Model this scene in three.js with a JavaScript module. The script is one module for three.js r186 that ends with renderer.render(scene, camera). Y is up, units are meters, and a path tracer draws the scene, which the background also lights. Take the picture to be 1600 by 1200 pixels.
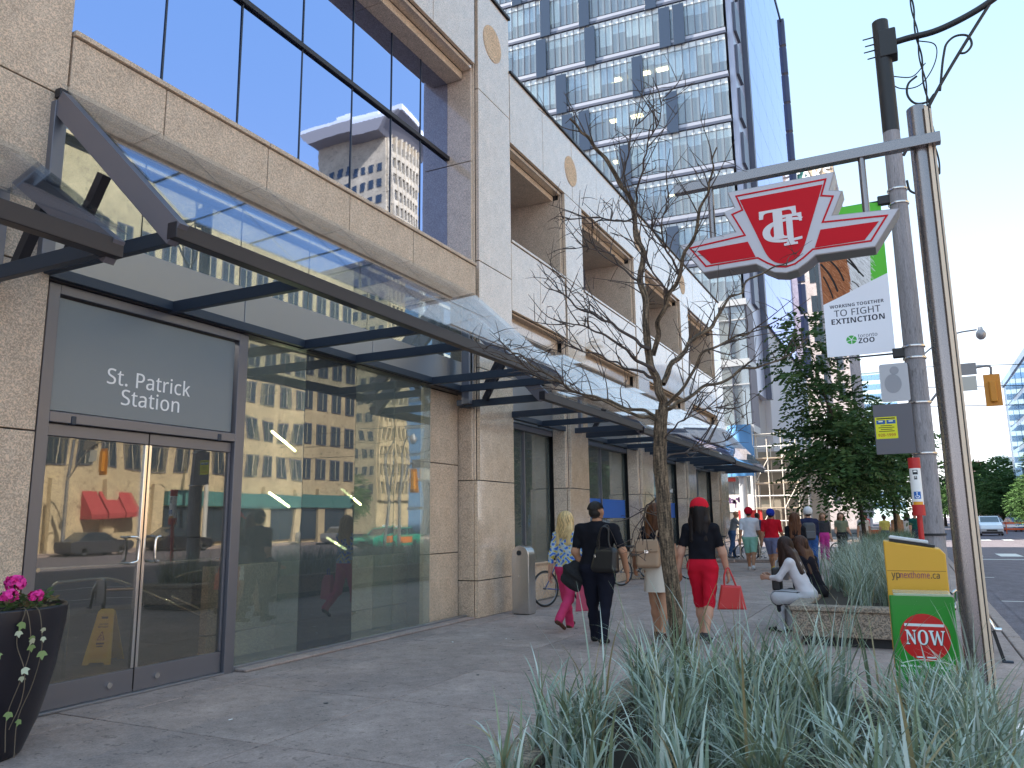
import * as THREE from 'three';
import { mergeGeometries } from 'three/addons/utils/BufferGeometryUtils.js';
import { RoundedBoxGeometry } from 'three/addons/geometries/RoundedBoxGeometry.js';
import { TextGeometry } from 'three/addons/geometries/TextGeometry.js';
import { FontLoader } from 'three/addons/loaders/FontLoader.js';

// ---------------------------------------------------------------- camera, sky, sun, exposure
const scene = new THREE.Scene();
const camera = new THREE.PerspectiveCamera(52.2, 4 / 3, 0.1, 3000);
const EYE = new THREE.Vector3(0, 1.6, 0);
{
  const X = new THREE.Vector3(0.89326, -0.0126, -0.44936), Y = new THREE.Vector3(0.08913, 0.98473, 0.14955);
  const Z = new THREE.Vector3().crossVectors(X, Y).normalize();
  Y.crossVectors(Z, X).normalize();
  camera.matrixAutoUpdate = true;
  camera.position.copy(EYE);
  camera.quaternion.setFromRotationMatrix(new THREE.Matrix4().makeBasis(X.normalize(), Y, Z));
}
const renderer = new THREE.WebGLRenderer({ antialias: true });
renderer.toneMapping = THREE.LinearToneMapping;
renderer.toneMappingExposure = 3.5;
renderer.shadowMap.enabled = true;

const SUN_EL = 38 * Math.PI / 180, SUN_AZ = 20 * Math.PI / 180;   // from the left, a little behind the camera
const SUN = new THREE.Vector3(-Math.cos(SUN_EL) * Math.cos(SUN_AZ), Math.sin(SUN_EL), Math.cos(SUN_EL) * Math.sin(SUN_AZ));
const sun = new THREE.DirectionalLight(new THREE.Color(1.0, 0.92, 0.80), 5);
sun.position.copy(SUN).multiplyScalar(200).add(new THREE.Vector3(0, 0, -40));
sun.target.position.set(0, 0, -40);
sun.castShadow = true;
Object.assign(sun.shadow.camera, { left: -120, right: 120, top: 120, bottom: -120, near: 1, far: 500 });
sun.shadow.mapSize.set(4096, 4096);
scene.add(sun, sun.target);
{
  const W = 512, H = 256, d = new Float32Array(W * H * 4), v = new THREE.Vector3();
  for (let j = 0; j < H; j++) for (let i = 0; i < W; i++) {
    const th = (j + 0.5) / H * Math.PI - Math.PI / 2, ph = ((i + 0.5) / W - 0.5) * 2 * Math.PI;
    v.set(Math.cos(th) * Math.cos(ph), Math.sin(th), Math.cos(th) * Math.sin(ph));
    const e = Math.max(0, v.y), k = Math.exp(-e * 5.0);                 // clear air: pale at the horizon, blue above
    const c = Math.max(-1, Math.min(1, v.dot(SUN))), a = Math.acos(c);
    const glow = 0.55 * Math.exp(-a / 0.45) + 0.03 * (1 + c);
    const r = 0.14 * (1 - k) + 0.95 * k, g = 0.285 * (1 - k) + 0.92 * k, b = 0.45 * (1 - k) + 0.92 * k;
    const o = (j * W + i) * 4;
    d[o] = 0.8 * (r + glow * 0.95); d[o + 1] = 0.8 * (g + glow * 0.9); d[o + 2] = 0.8 * (b + glow * 0.8); d[o + 3] = 1;
  }
  const sky = new THREE.DataTexture(d, W, H, THREE.RGBAFormat, THREE.FloatType);
  sky.mapping = THREE.EquirectangularReflectionMapping; sky.magFilter = sky.minFilter = THREE.LinearFilter; sky.needsUpdate = true;
  scene.background = sky; scene.environment = sky;
}

// ---------------------------------------------------------------- helpers
const flat = g => g.index ? g.toNonIndexed() : g;
let seed = 20240701;
const rnd = () => { seed = (seed * 1664525 + 1013904223) >>> 0; return seed / 4294967296; };
const rr = (a, b) => a + (b - a) * rnd();
const V = (x, y, z) => new THREE.Vector3(x, y, z);
const C = (r, g, b) => new THREE.Color().setRGB(r, g, b);
const S = hex => new THREE.Color(hex);
const taken = {};
function numbered(n) { const k = taken[n] = (taken[n] ?? -1) + 1; return k ? n + '_' + String(k).padStart(3, '0') : n; }
function thing(name, label, category, pos = [0, 0, 0], turn = 0, group) {
  const o = new THREE.Group(); o.name = numbered(name); o.position.set(...pos); o.rotation.y = turn;
  o.userData = { label, category }; if (group) o.userData.group = group;
  scene.add(o); return o;
}
function structure(name, geo, mat) {
  const m = geo ? new THREE.Mesh(geo, mat) : new THREE.Group(); m.name = numbered(name); m.userData.kind = 'structure';
  m.castShadow = m.receiveShadow = true; scene.add(m); return m;
}
// a part in its parent's own axes
function part(name, geo, mat, parent, pos, label) {
  const m = new THREE.Mesh(geo, mat); m.name = name; m.castShadow = m.receiveShadow = true;
  if (pos) m.position.set(...pos); if (label) m.userData.label = label;
  parent.add(m); return m;
}
function sub(name, parent, label) { const g = new THREE.Group(); g.name = name; if (label) g.userData.label = label; parent.add(g); return g; }
function copyOf(root, pos, turn, label, group) {
  const c = root.clone(); c.name = numbered(root.name.replace(/_\d{3}$/, '')); c.userData = { ...root.userData, label };
  if (group) c.userData.group = group;
  c.position.set(...pos); c.rotation.y = turn; scene.add(c); return c;
}
// uv in metres from the side each face looks to
function uvm(g, s = 1, ox = 0, oy = 0) {
  if (g.index) g = g.toNonIndexed();
  if (!g.attributes.normal) g.computeVertexNormals();
  const p = g.attributes.position, n = g.attributes.normal, u = new Float32Array(p.count * 2);
  for (let i = 0; i < p.count; i += 3) {
    let nx = 0, ny = 0, nz = 0;
    for (let k = 0; k < 3; k++) { nx += n.getX(i + k); ny += n.getY(i + k); nz += n.getZ(i + k); }
    nx = Math.abs(nx); ny = Math.abs(ny); nz = Math.abs(nz);
    for (let k = 0; k < 3; k++) {
      const x = p.getX(i + k), y = p.getY(i + k), z = p.getZ(i + k), q = (i + k) * 2;
      if (nx >= ny && nx >= nz) { u[q] = z; u[q + 1] = y; } else if (ny >= nz) { u[q] = x; u[q + 1] = z; } else { u[q] = x; u[q + 1] = y; }
      u[q] = u[q] * s + ox; u[q + 1] = u[q + 1] * s + oy;
    }
  }
  g.setAttribute('uv', new THREE.BufferAttribute(u, 2)); return g;
}
// box between two corners
function bx(x0, y0, z0, x1, y1, z1) {
  const g = new THREE.BoxGeometry(Math.abs(x1 - x0), Math.abs(y1 - y0), Math.abs(z1 - z0));
  g.translate((x0 + x1) / 2, (y0 + y1) / 2, (z0 + z1) / 2); return uvm(g);
}
// box with small rounded edges between two corners
function rbx(x0, y0, z0, x1, y1, z1, r = 0.01) {
  const g = new RoundedBoxGeometry(Math.abs(x1 - x0), Math.abs(y1 - y0), Math.abs(z1 - z0), 1, r);
  g.translate((x0 + x1) / 2, (y0 + y1) / 2, (z0 + z1) / 2); return uvm(g);
}
// square bar or round rod from a to b
function bar(a, b, w, h = w, up = V(0, 1, 0)) {
  a = a.isVector3 ? a : V(...a); b = b.isVector3 ? b : V(...b);
  const d = b.clone().sub(a), L = d.length(); d.normalize();
  const s = new THREE.Vector3().crossVectors(up, d); if (s.lengthSq() < 1e-6) s.set(1, 0, 0); s.normalize();
  const u = new THREE.Vector3().crossVectors(d, s);
  const g = new THREE.BoxGeometry(w, h, L); g.applyMatrix4(new THREE.Matrix4().makeBasis(s, u, d));
  g.translate((a.x + b.x) / 2, (a.y + b.y) / 2, (a.z + b.z) / 2); return uvm(g);
}
function rod(a, b, r0, r1 = r0, n = 10) {
  a = a.isVector3 ? a : V(...a); b = b.isVector3 ? b : V(...b);
  const d = b.clone().sub(a), g = new THREE.CylinderGeometry(r1, r0, d.length(), n);
  g.applyQuaternion(new THREE.Quaternion().setFromUnitVectors(V(0, 1, 0), d.normalize()));
  g.translate((a.x + b.x) / 2, (a.y + b.y) / 2, (a.z + b.z) / 2); return flat(g);
}
function tube(pts, r, n = 8, seg = 0, closed = false) {
  const c = new THREE.CatmullRomCurve3(pts.map(p => p.isVector3 ? p : V(...p)), closed, 'centripetal');
  return new THREE.TubeGeometry(c, seg || pts.length * 6, r, n, closed).toNonIndexed();
}
// tapering limb through points with a radius at each
function limb(pts, rad, n = 7, sub_ = 3, rough = 0) {
  const c = new THREE.CatmullRomCurve3(pts), m = Math.max(2, (pts.length - 1) * sub_), fr = c.computeFrenetFrames(m, false), P = [], I = [], N = [], U = [];
  let len = 0, last = null;
  for (let i = 0; i <= m; i++) {
    const p = c.getPoint(i / m), f = i / m * (rad.length - 1), k = Math.min(rad.length - 2, Math.floor(f)), r = rad[k] + (rad[k + 1] - rad[k]) * (f - k);
    if (last) len += last.distanceTo(p); last = p;
    for (let j = 0; j <= n; j++) {
      const a = j / n * Math.PI * 2, q = r * (1 + rough * Math.sin(a * 3 + i * 1.7) * 0.5 + (j < n ? 0 : 0)), v = fr.normals[i].clone().multiplyScalar(Math.cos(a)).addScaledVector(fr.binormals[i], Math.sin(a));
      P.push(p.x + v.x * q, p.y + v.y * q, p.z + v.z * q); N.push(v.x, v.y, v.z); U.push(j / n * Math.max(0.06, r * 6), len);
    }
  }
  for (let i = 0; i < m; i++) for (let j = 0; j < n; j++) { const a = i * (n + 1) + j, b = a + n + 1; I.push(a, a + 1, b, b, a + 1, b + 1); }
  const g = new THREE.BufferGeometry(); g.setAttribute('position', new THREE.Float32BufferAttribute(P, 3)); g.setAttribute('normal', new THREE.Float32BufferAttribute(N, 3)); g.setAttribute('uv', new THREE.Float32BufferAttribute(U, 2)); g.setIndex(I);
  return flat(g);
}
function merge(list) {
  const l = list.map(g => { const q = g.index ? g.toNonIndexed() : g; for (const k of Object.keys(q.attributes)) if (!['position', 'normal', 'uv', 'color'].includes(k)) q.deleteAttribute(k); if (!q.attributes.uv) q.setAttribute('uv', new THREE.BufferAttribute(new Float32Array(q.attributes.position.count * 2), 2)); return q; });
  return mergeGeometries(l);
}
function extr(pts, depth, bevel = 0, holes) {                       // outline in x, y pushed along z
  const s = pts instanceof THREE.Shape ? pts : new THREE.Shape(pts.map(p => new THREE.Vector2(p[0], p[1])));
  if (holes) for (const h of holes) s.holes.push(new THREE.Path(h.map(p => new THREE.Vector2(p[0], p[1]))));
  return uvm(new THREE.ExtrudeGeometry(s, { depth, bevelEnabled: bevel > 0, bevelSize: bevel, bevelThickness: bevel, bevelSegments: 2, curveSegments: 14 }));
}
const lathe = (prof, n = 24) => new THREE.LatheGeometry(prof.map(p => new THREE.Vector2(p[0], p[1])), n).toNonIndexed();
function paint(g, col) { const n = g.attributes.position.count, a = new Float32Array(n * 3); for (let i = 0; i < n; i++) { a[i * 3] = col.r; a[i * 3 + 1] = col.g; a[i * 3 + 2] = col.b; } g.setAttribute('color', new THREE.BufferAttribute(a, 3)); return g; }
const moved = (g, x, y, z, ry = 0) => { const q = g.clone(); if (ry) q.rotateY(ry); q.translate(x, y, z); return q; };

// ---------------------------------------------------------------- textures
function lattice(n, s0) { let s = s0 >>> 0; const a = new Float32Array(n * n); for (let i = 0; i < n * n; i++) { s = (s * 1664525 + 1013904223) >>> 0; a[i] = s / 4294967296; } return a; }
function noiseField(size, cells, s0) {                               // tileable smooth noise 0..1
  const L = lattice(cells, s0), o = new Float32Array(size * size), sm = t => t * t * (3 - 2 * t);
  for (let y = 0; y < size; y++) for (let x = 0; x < size; x++) {
    const fx = x / size * cells, fy = y / size * cells, i = Math.floor(fx), j = Math.floor(fy), u = sm(fx - i), v = sm(fy - j), i1 = (i + 1) % cells, j1 = (j + 1) % cells;
    o[y * size + x] = (L[j * cells + i] * (1 - u) + L[j * cells + i1] * u) * (1 - v) + (L[j1 * cells + i] * (1 - u) + L[j1 * cells + i1] * u) * v;
  }
  return o;
}
function tex(size, fn, srgb = true) {
  const d = new Uint8Array(size * size * 4);
  for (let y = 0; y < size; y++) for (let x = 0; x < size; x++) { const c = fn(x, y, y * size + x), o = (y * size + x) * 4; for (let k = 0; k < 3; k++) d[o + k] = Math.max(0, Math.min(255, c[k])); d[o + 3] = 255; }
  const t = new THREE.DataTexture(d, size, size); t.wrapS = t.wrapT = THREE.RepeatWrapping; t.magFilter = THREE.LinearFilter; t.minFilter = THREE.LinearMipmapLinearFilter; t.generateMipmaps = true;
  if (srgb) t.colorSpace = THREE.SRGBColorSpace; t.needsUpdate = true; return t;
}
const rep = (t, x, y = x) => { const c = t.clone(); c.repeat.set(x, y); c.needsUpdate = true; return c; };
const n8 = noiseField(512, 8, 11), n16 = noiseField(512, 16, 12), n32 = noiseField(512, 32, 13), n64 = noiseField(512, 64, 14), n128 = noiseField(512, 128, 15), n256 = noiseField(512, 256, 16), n4 = noiseField(512, 4, 17);
const graniteTex = (base, k) => tex(512, (x, y, i) => {              // crystals of pink-beige felspar, grey quartz and black mica
  const a = n128[i], b = n256[(i * 7 + 911) % (512 * 512)], c = n64[i];
  let t = [base[0], base[1], base[2]];
  if (a > 0.66) t = [base[0] + 26, base[1] + 18, base[2] + 12]; else if (a < 0.34) t = [base[0] - 30 * k, base[1] - 30 * k, base[2] - 28 * k];
  if (b > 0.9 && c > 0.35) t = [base[0] - 75 * k, base[1] - 75 * k, base[2] - 70 * k];
  const w = (n8[i] - 0.5) * 12 + (n256[i] - 0.5) * 26 * k; return [t[0] + w, t[1] + w, t[2] + w];
});
const texGranite = graniteTex([194, 175, 155], 0.72), texGraniteDark = graniteTex([140, 129, 116], 1.1);
const texConcrete = tex(512, (x, y, i) => { let w = 150 + (n4[i] - 0.5) * 26 + (n16[i] - 0.5) * 16 + (n64[i] - 0.5) * 12 + (n256[i] - 0.5) * 26; if (n32[i] > 0.8 && n128[i] > 0.55) w -= 26; return [w, w * 0.985, w * 1.0]; });
const texAsphalt = tex(512, (x, y, i) => { const w = 72 + (n8[i] - 0.5) * 14 + (n32[i] - 0.5) * 10 + (n256[i] - 0.5) * 46; return [w, w, w * 1.03]; });
const texBark = tex(256, (x, y) => { const i = (y * 2) * 512 + x * 2, j = ((y >> 1) * 512) + ((x * 6) % 512); const w = 92 + (n64[j] - 0.5) * 90 + (n128[i] - 0.5) * 50; return [w, w * 0.9, w * 0.78]; });
const texStreak = tex(256, (x, y) => { const w = 200 + (n256[(y * 2 % 16) * 512 + x * 2] - 0.5) * 40; return [w, w, w]; }, false);
const bumpNoise = tex(512, (x, y, i) => { const w = 127 + (n128[i] - 0.5) * 120 + (n256[i] - 0.5) * 110; return [w, w, w]; }, false);
const warpBump = tex(256, (x, y) => { const i = y * 2 * 512 + x * 2; const w = 127 + (n8[i] - 0.5) * 120 + (n4[i] - 0.5) * 160; return [w, w, w]; }, false);

// ---------------------------------------------------------------- materials
const std = o => new THREE.MeshStandardMaterial(o), phy = o => new THREE.MeshPhysicalMaterial(o);
const M = {
  granite: phy({ map: rep(texGranite, 0.85), roughness: 0.2, ior: 1.6, clearcoat: 1, clearcoatRoughness: 0.05 }),
  graniteMatte: std({ map: rep(texGranite, 0.85), color: C(0.95, 0.955, 0.96), roughness: 0.75, bumpMap: rep(bumpNoise, 0.6), bumpScale: 0.002 }),
  graniteRough: std({ map: rep(texGraniteDark, 0.6), roughness: 0.85, bumpMap: rep(bumpNoise, 0.6), bumpScale: 0.004 }),
  honed: std({ map: rep(texGranite, 0.5), color: C(1.0, 0.94, 0.84), roughness: 0.8 }),
  dark: std({ color: C(0.018, 0.019, 0.022), roughness: 0.7 }),
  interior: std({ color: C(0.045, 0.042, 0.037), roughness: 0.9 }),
  frame: std({ color: C(0.17, 0.172, 0.2), roughness: 0.42, metalness: 0.55 }),
  steelBlue: std({ color: C(0.034, 0.046, 0.068), roughness: 0.48, metalness: 0.3 }),
  fascia: std({ color: C(0.024, 0.022, 0.028), roughness: 0.45, metalness: 0.3 }),
  rafter: std({ color: C(0.17, 0.16, 0.185), roughness: 0.4, metalness: 0.4 }),
  alu: std({ color: C(0.28, 0.29, 0.32), roughness: 0.36, metalness: 0.75 }),
  steel: std({ color: C(0.55, 0.54, 0.53), roughness: 0.28, metalness: 0.95, roughnessMap: texStreak }),
  chrome: std({ color: C(0.75, 0.74, 0.72), roughness: 0.16, metalness: 1 }),
  signPanel: std({ color: C(0.175, 0.212, 0.25), roughness: 0.38, metalness: 0.25 }),
  white: std({ color: C(0.86, 0.86, 0.86), roughness: 0.5 }),
  mirror: phy({ color: C(0.32, 0.395, 0.64), roughness: 0.015, metalness: 1, bumpMap: rep(warpBump, 0.16), bumpScale: 0.006 }),
  glass: phy({ color: C(0.72, 0.78, 0.75), roughness: 0, metalness: 0.1, transmission: 1, thickness: 0, ior: 2.0, bumpMap: rep(warpBump, 0.2), bumpScale: 0.003 }),
  doorGlass: phy({ color: C(0.62, 0.62, 0.58), roughness: 0, metalness: 0.05, transmission: 1, thickness: 0, ior: 2.0, bumpMap: rep(warpBump, 0.2), bumpScale: 0.003 }),
  glassDark: phy({ color: C(0.30, 0.34, 0.36), roughness: 0, metalness: 0.2, transmission: 1, thickness: 0, ior: 1.8 }),
  canopyGlass: phy({ color: C(0.86, 0.91, 0.95), roughness: 0, metalness: 0, transmission: 1, thickness: 0, ior: 1.5 }),
  concrete: std({ map: rep(texConcrete, 0.5), color: C(1.1, 0.88, 0.765), roughness: 0.9, bumpMap: rep(bumpNoise, 1.2), bumpScale: 0.002 }),
  concreteB: std({ map: rep(texConcrete, 0.43), color: C(1.06, 0.85, 0.74), roughness: 0.9, bumpMap: rep(bumpNoise, 1.2), bumpScale: 0.002 }),
  concreteC: std({ map: rep(texConcrete, 0.61), color: C(1.14, 0.915, 0.79), roughness: 0.9, bumpMap: rep(bumpNoise, 1.2), bumpScale: 0.002 }),
  joint: std({ color: C(0.055, 0.053, 0.055), roughness: 1 }),
  asphalt: std({ map: rep(texAsphalt, 0.5), color: C(2.2, 1.9, 2.05), roughness: 0.92, bumpMap: rep(bumpNoise, 2), bumpScale: 0.004 }),
  roadPaint: std({ color: C(0.62, 0.62, 0.6), roughness: 0.8 }),
  bark: std({ map: texBark, color: C(0.95, 0.86, 0.76), roughness: 0.95, bumpMap: texBark, bumpScale: 0.012 }),
  barkDark: std({ map: texBark, color: C(0.42, 0.36, 0.33), roughness: 0.95 }),
  twig: std({ color: C(0.07, 0.052, 0.045), roughness: 0.9 }),
  rubber: std({ color: C(0.022, 0.022, 0.024), roughness: 0.75 }),
  black: std({ color: C(0.012, 0.012, 0.014), roughness: 0.5 }),
  vertex: std({ color: C(1, 1, 1), vertexColors: true, roughness: 0.85 }),
  leaf: phy({ color: C(1, 1, 1), vertexColors: true, roughness: 0.75, transmission: 0.32, thickness: 0 }),
  cream: std({ map: rep(texConcrete, 0.12), color: C(2.1, 1.75, 1.08), roughness: 0.9 }),
};
const font = await new FontLoader().loadAsync('fonts/droid/droid_sans_regular.typeface.json');
const fontBold = await new FontLoader().loadAsync('fonts/droid/droid_sans_bold.typeface.json');
const fontSerif = await new FontLoader().loadAsync('fonts/droid/droid_serif_bold.typeface.json');
// lettering that stands 3 mm proud, its left end (or middle) at the origin, reading along +x and facing +z
function words(text, size, f = font, width, middle = false, depth = 0.003) {
  const g = new TextGeometry(text, { font: f, size, depth, curveSegments: 4, bevelEnabled: false }); g.computeBoundingBox();
  const b = g.boundingBox, w = b.max.x - b.min.x; g.translate(-b.min.x - (middle ? w / 2 : 0), 0, 0);
  if (width) g.scale(width / w, 1, 1); return flat(g);
}

// ---------------------------------------------------------------- ground, road, pavement
const ROAD_Y = -0.13, KERB_X = 1.16;
structure('ground', (() => { const g = new THREE.PlaneGeometry(3000, 3000); g.rotateX(-Math.PI / 2); g.translate(0, ROAD_Y - 0.012, 0); return uvm(g); })(), M.asphalt);
structure('road', (() => { const g = new THREE.PlaneGeometry(33, 400); g.rotateX(-Math.PI / 2); g.translate(18, ROAD_Y - 0.006, -120); return uvm(g); })(), M.asphalt);
{
  const walk = structure('sidewalk');
  part('joint_bed', bx(-7.4, -0.3, 4, 1.0, -0.03, -46), M.joint, walk);
  const xs = [-7.38, -6.35, -4.45, -2.55, -0.75, 0.98], mats = [M.concrete, M.concreteB, M.concreteC];
  let z = 3.4, r = 0;
  while (z > -45.9) {
    const d = Math.min(1.62, z + 46);
    for (let i = 0; i < 5; i++) {
      const q = 0.006, w = rr(-0.002, 0.002);
      part('paving_slab', rbx(xs[i] + q, -0.09, z - q, xs[i + 1] - q, w, z - d + q, 0.008), mats[Math.floor(rnd() * 3)], walk);
    }
    z -= d; r++;
  }
  // dark gum and drip stains stuck to the slabs
  const spots = [];
  for (let i = 0; i < 70; i++) {
    const s = rr(0.006, 0.026), g = new THREE.CylinderGeometry(s, s * 1.15, 0.002, 7); g.scale(1, 1, rr(0.5, 1)); g.rotateY(rnd() * 6);
    g.translate(rr(-6, 0.8), 0.0035, rr(-14, -3.2)); spots.push(g);
  }
  const sp = part('gum_spots', merge(spots), std({ color: C(0.07, 0.068, 0.07), roughness: 1 }), walk); sp.userData.kind = 'stuff';
  const lit = [];
  for (let i = 0; i < 6; i++) { const g = new THREE.BoxGeometry(rr(0.01, 0.04), 0.004, rr(0.006, 0.02)); g.rotateY(rnd() * 6); g.translate(rr(-6.6, -2), 0.006, rr(-12, -4)); lit.push(g); }
  const lt = part('paper_scraps', merge(lit), M.white, walk); lt.userData.kind = 'stuff';
  const kerb = structure('kerb'); let kz = 4;
  while (kz > -45) { part('kerb_stone', rbx(0.995, -0.3, kz, KERB_X, 0.001 + rr(-0.003, 0.003), kz - 2.38, 0.02), M.concreteC, kerb); kz -= 2.4; }
  const far = structure('far_sidewalk');
  part('joint_bed', bx(-30, -0.3, -64, 1.0, -0.03, -140), M.joint, far);
  for (let i = 0; i < 10; i++) for (let k = 0; k < 4; k++) part('paving_slab', bx(-15 + i * 1.6 + 0.01, -0.05, -64.1 - k * 2.5, -15 + i * 1.6 + 1.59, 0, -64.1 - k * 2.5 - 2.48), mats[(i + k) % 3], far);
  part('kerb_stone', rbx(-30, -0.3, -63.7, 1.2, 0.0, -63.99, 0.02), M.concreteC, far);
  const east = structure('opposite_sidewalk', bx(34.2, -0.3, 60, 39.9, 0, -190), M.concreteC);
  const mk = structure('road_markings');
  const mark = (x0, z0, x1, z1) => { const g = new THREE.PlaneGeometry(x1 - x0, Math.abs(z1 - z0)); g.rotateX(-Math.PI / 2); g.translate((x0 + x1) / 2, ROAD_Y + 0.001, (z0 + z1) / 2); part('painted_bar', uvm(g), M.roadPaint, mk); };
  for (const [x0, x1] of [[1.9, 2.65], [3.3, 4.15], [5.0, 5.85], [6.7, 7.55], [8.4, 9.25]]) mark(x0, -40.6, x1, -43.6);
  for (const z of [-12, -19, -26, -33]) mark(3.9, z, 4.02, z - 2.6);
  for (const z of [-7, -14, -21, -28, -35]) mark(7.2, z, 7.32, z - 2.8);
  mark(1.5, -19.4, 2.15, -19.52); mark(1.4, -26.7, 1.95, -26.85); mark(1.4, -37.6, 9, -38.0);
  for (let i = 0; i < 9; i++) mark(3 + i * 1.4, -67, 3.6 + i * 1.4, -70);
}

// ---------------------------------------------------------------- the station building (granite podium)
const FX = -6.7;                                                     // face of the granite
const station = thing('station_building', 'granite office podium with glazed subway station entrance along the sidewalk', 'building', [FX, 0, -15]);
const at0 = station.position.clone();
function sp(name, geo, mat, parent = station, label) { geo.translate(-at0.x, -at0.y, -at0.z); return part(name, geo, mat, parent, null, label); }
{
  // carcass: closed volumes behind the cladding
  const core = M.interior, b = (n, ...a) => sp(n, bx(...a), core);
  b('roof_slab', -24, 11.6, 2, FX - 0.08, 11.98, -13.42);
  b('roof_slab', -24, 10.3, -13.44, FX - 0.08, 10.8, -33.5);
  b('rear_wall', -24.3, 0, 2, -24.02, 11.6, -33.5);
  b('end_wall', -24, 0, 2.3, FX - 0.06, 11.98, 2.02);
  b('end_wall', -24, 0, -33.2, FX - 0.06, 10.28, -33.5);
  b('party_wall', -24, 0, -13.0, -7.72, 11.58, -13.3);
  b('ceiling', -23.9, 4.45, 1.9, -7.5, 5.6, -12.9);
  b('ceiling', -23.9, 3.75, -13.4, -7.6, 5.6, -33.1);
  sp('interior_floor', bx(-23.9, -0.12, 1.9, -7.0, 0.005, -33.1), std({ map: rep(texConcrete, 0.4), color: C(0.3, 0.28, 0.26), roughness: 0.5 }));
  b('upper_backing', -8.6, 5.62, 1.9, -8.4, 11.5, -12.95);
  b('upper_backing', -9.6, 5.62, -13.4, -9.4, 10.25, -33.1);
  // added rear block, out of view, placed and sized to shade the avenue
  const tw = thing('added_shade_block', 'unseen plain granite block added behind the podium to shade the avenue', 'building', [-42, 0, -14]);
  part('wall', bx(-18, 0, 24, 18, 34, -24), M.graniteMatte, tw);
  part('roof', bx(-17.5, 34.002, 23.5, 17.5, 34.6, -23.5), M.interior, tw);

  // granite cladding: each stone is a slab of its own with an open joint
  const T = 0.07, J = 0.007;
  function stones(x, zs, ys, mat = M.granite, t = T) {
    for (let i = 0; i + 1 < zs.length; i++) for (let k = 0; k + 1 < ys.length; k++)
      sp('granite_slab', rbx(x - t, ys[k] + J, zs[i] - J, x + rr(-0.002, 0.002), ys[k + 1] - J, zs[i + 1] + J, 0.006), mat);
  }
  function sideStones(z, xs, ys, mat = M.granite, face = 1) {        // slabs that look along the street, towards the camera (+z)
    for (let i = 0; i + 1 < xs.length; i++) for (let k = 0; k + 1 < ys.length; k++)
      sp('granite_slab', rbx(xs[i] + J, ys[k] + J, z - T * face, xs[i + 1] - J, ys[k + 1] - J, z, 0.006), mat);
  }
  const backing = (x0, y0, z0, x1, y1, z1) => sp('backing_wall', bx(x0, y0, z0, x1, y1, z1), M.dark);
  // left pier
  backing(-7.6, 0, 2, FX - 0.06, 12, -4.1);
  stones(FX, [2, 0.4, -1.2, -2.6, -4.18], [0, 1.0, 2.43, 3.89, 5.55, 6.9, 8.4, 10.2, 12.05], M.graniteMatte);
  sideStones(-4.18, [-7.55, FX - 0.075], [0, 2.43, 3.89, 5.55], M.graniteMatte, -1);
  // sill band under the big window
  backing(-7.3, 5.62, -4.2, FX - 0.06, 6.18, -12);
  stones(FX, [-4.19, -5.25, -6.75, -8.35, -9.95, -11.98], [5.6, 6.2], M.graniteMatte);
  for (let i = 0, zs = [-4.19, -6.75, -9.95, -11.98]; i < 3; i++) sp('sill_cap', rbx(-7.5, 6.204, zs[i] - J, FX + 0.03, 6.26, zs[i + 1] + J, 0.008), M.graniteMatte);
  sp('soffit', bx(-7.6, 5.57, -4.2, FX - 0.1, 5.6, -12), M.frame);
  // head of the big window with a recessed second order, and the frieze above
  backing(-7.9, 10.28, -4.2, FX - 0.06, 11.58, -12.02);
  stones(FX, [-4.19, -5.8, -7.4, -9.0, -10.5, -11.98], [10.24, 12.05]);
  for (let i = 0, zs = [-4.19, -6.8, -9.4, -11.98]; i < 3; i++) { sp('head_slab', rbx(-6.98, 10.16, zs[i] - J, FX - 0.072, 10.232, zs[i + 1] + J, 0.006), M.granite); sp('head_slab', rbx(-7.6, 10.0, zs[i] - J, -6.98, 10.15, zs[i + 1] + J, 0.006), M.graniteMatte); }
  // corner pier between the entrance block and the long range, its corner cut back above 2.3 m
  backing(-7.66, 0, -12.13, FX - 0.06, 11.9, -13.38);
  stones(FX, [-12.0, -13.44], [0, 0.62, 2.33]);
  stones(FX, [-12.1, -13.44], [2.33, 4.35, 6.36, 9.81, 12.05]);
  sp('granite_slab', rbx(-6.86, 2.34, -12.06, FX - 0.075, 12.05, -12.1, 0.004), M.granite);
  sideStones(-12.0, [-7.1, FX - 0.075], [0, 0.62, 2.33], M.granite);
  sideStones(-12.0, [-7.1, -6.8], [2.33, 4.35, 5.55], M.granite);
  sideStones(-12.0, [-7.4, -6.8], [6.26, 8.3, 10.24], M.granite);
  // dark granite return behind the end of the shopfront
  backing(-7.4, 0, -10.9, -7.16, 3.9, -12);
  for (const y of [[0.02, 1.1], [1.1, 2.6], [2.6, 3.85]]) sp('granite_slab', rbx(-7.15, y[0] + J, -10.88, -7.08, y[1] - J, -11.98, 0.006), M.graniteMatte);
  // roof edge
  sp('coping', rbx(-7.6, 12.06, 2, FX + 0.04, 12.13, -13.46, 0.01), M.fascia);
  sp('coping', rbx(-7.6, 10.86, -13.46, FX + 0.04, 10.92, -33.5, 0.01), M.fascia);

  // ---- upper window of the entrance block: mirror panes between thin mullions
  const win = sub('window', station, 'tall blue mirrored strip window');
  const zs = [-4.2, -4.5, -5.65, -6.8, -7.95, -9.1, -10.15, -11.05, -12.0], GX = -7.32;
  const pn = (x, y0, y1, z0, z1, mat = M.mirror) => { const g = bx(x - 0.02, y0, z0 - 0.006, x, y1, z1 + 0.006); g.applyMatrix4(new THREE.Matrix4().makeTranslation(0, 0, 0)); return g; };
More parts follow.
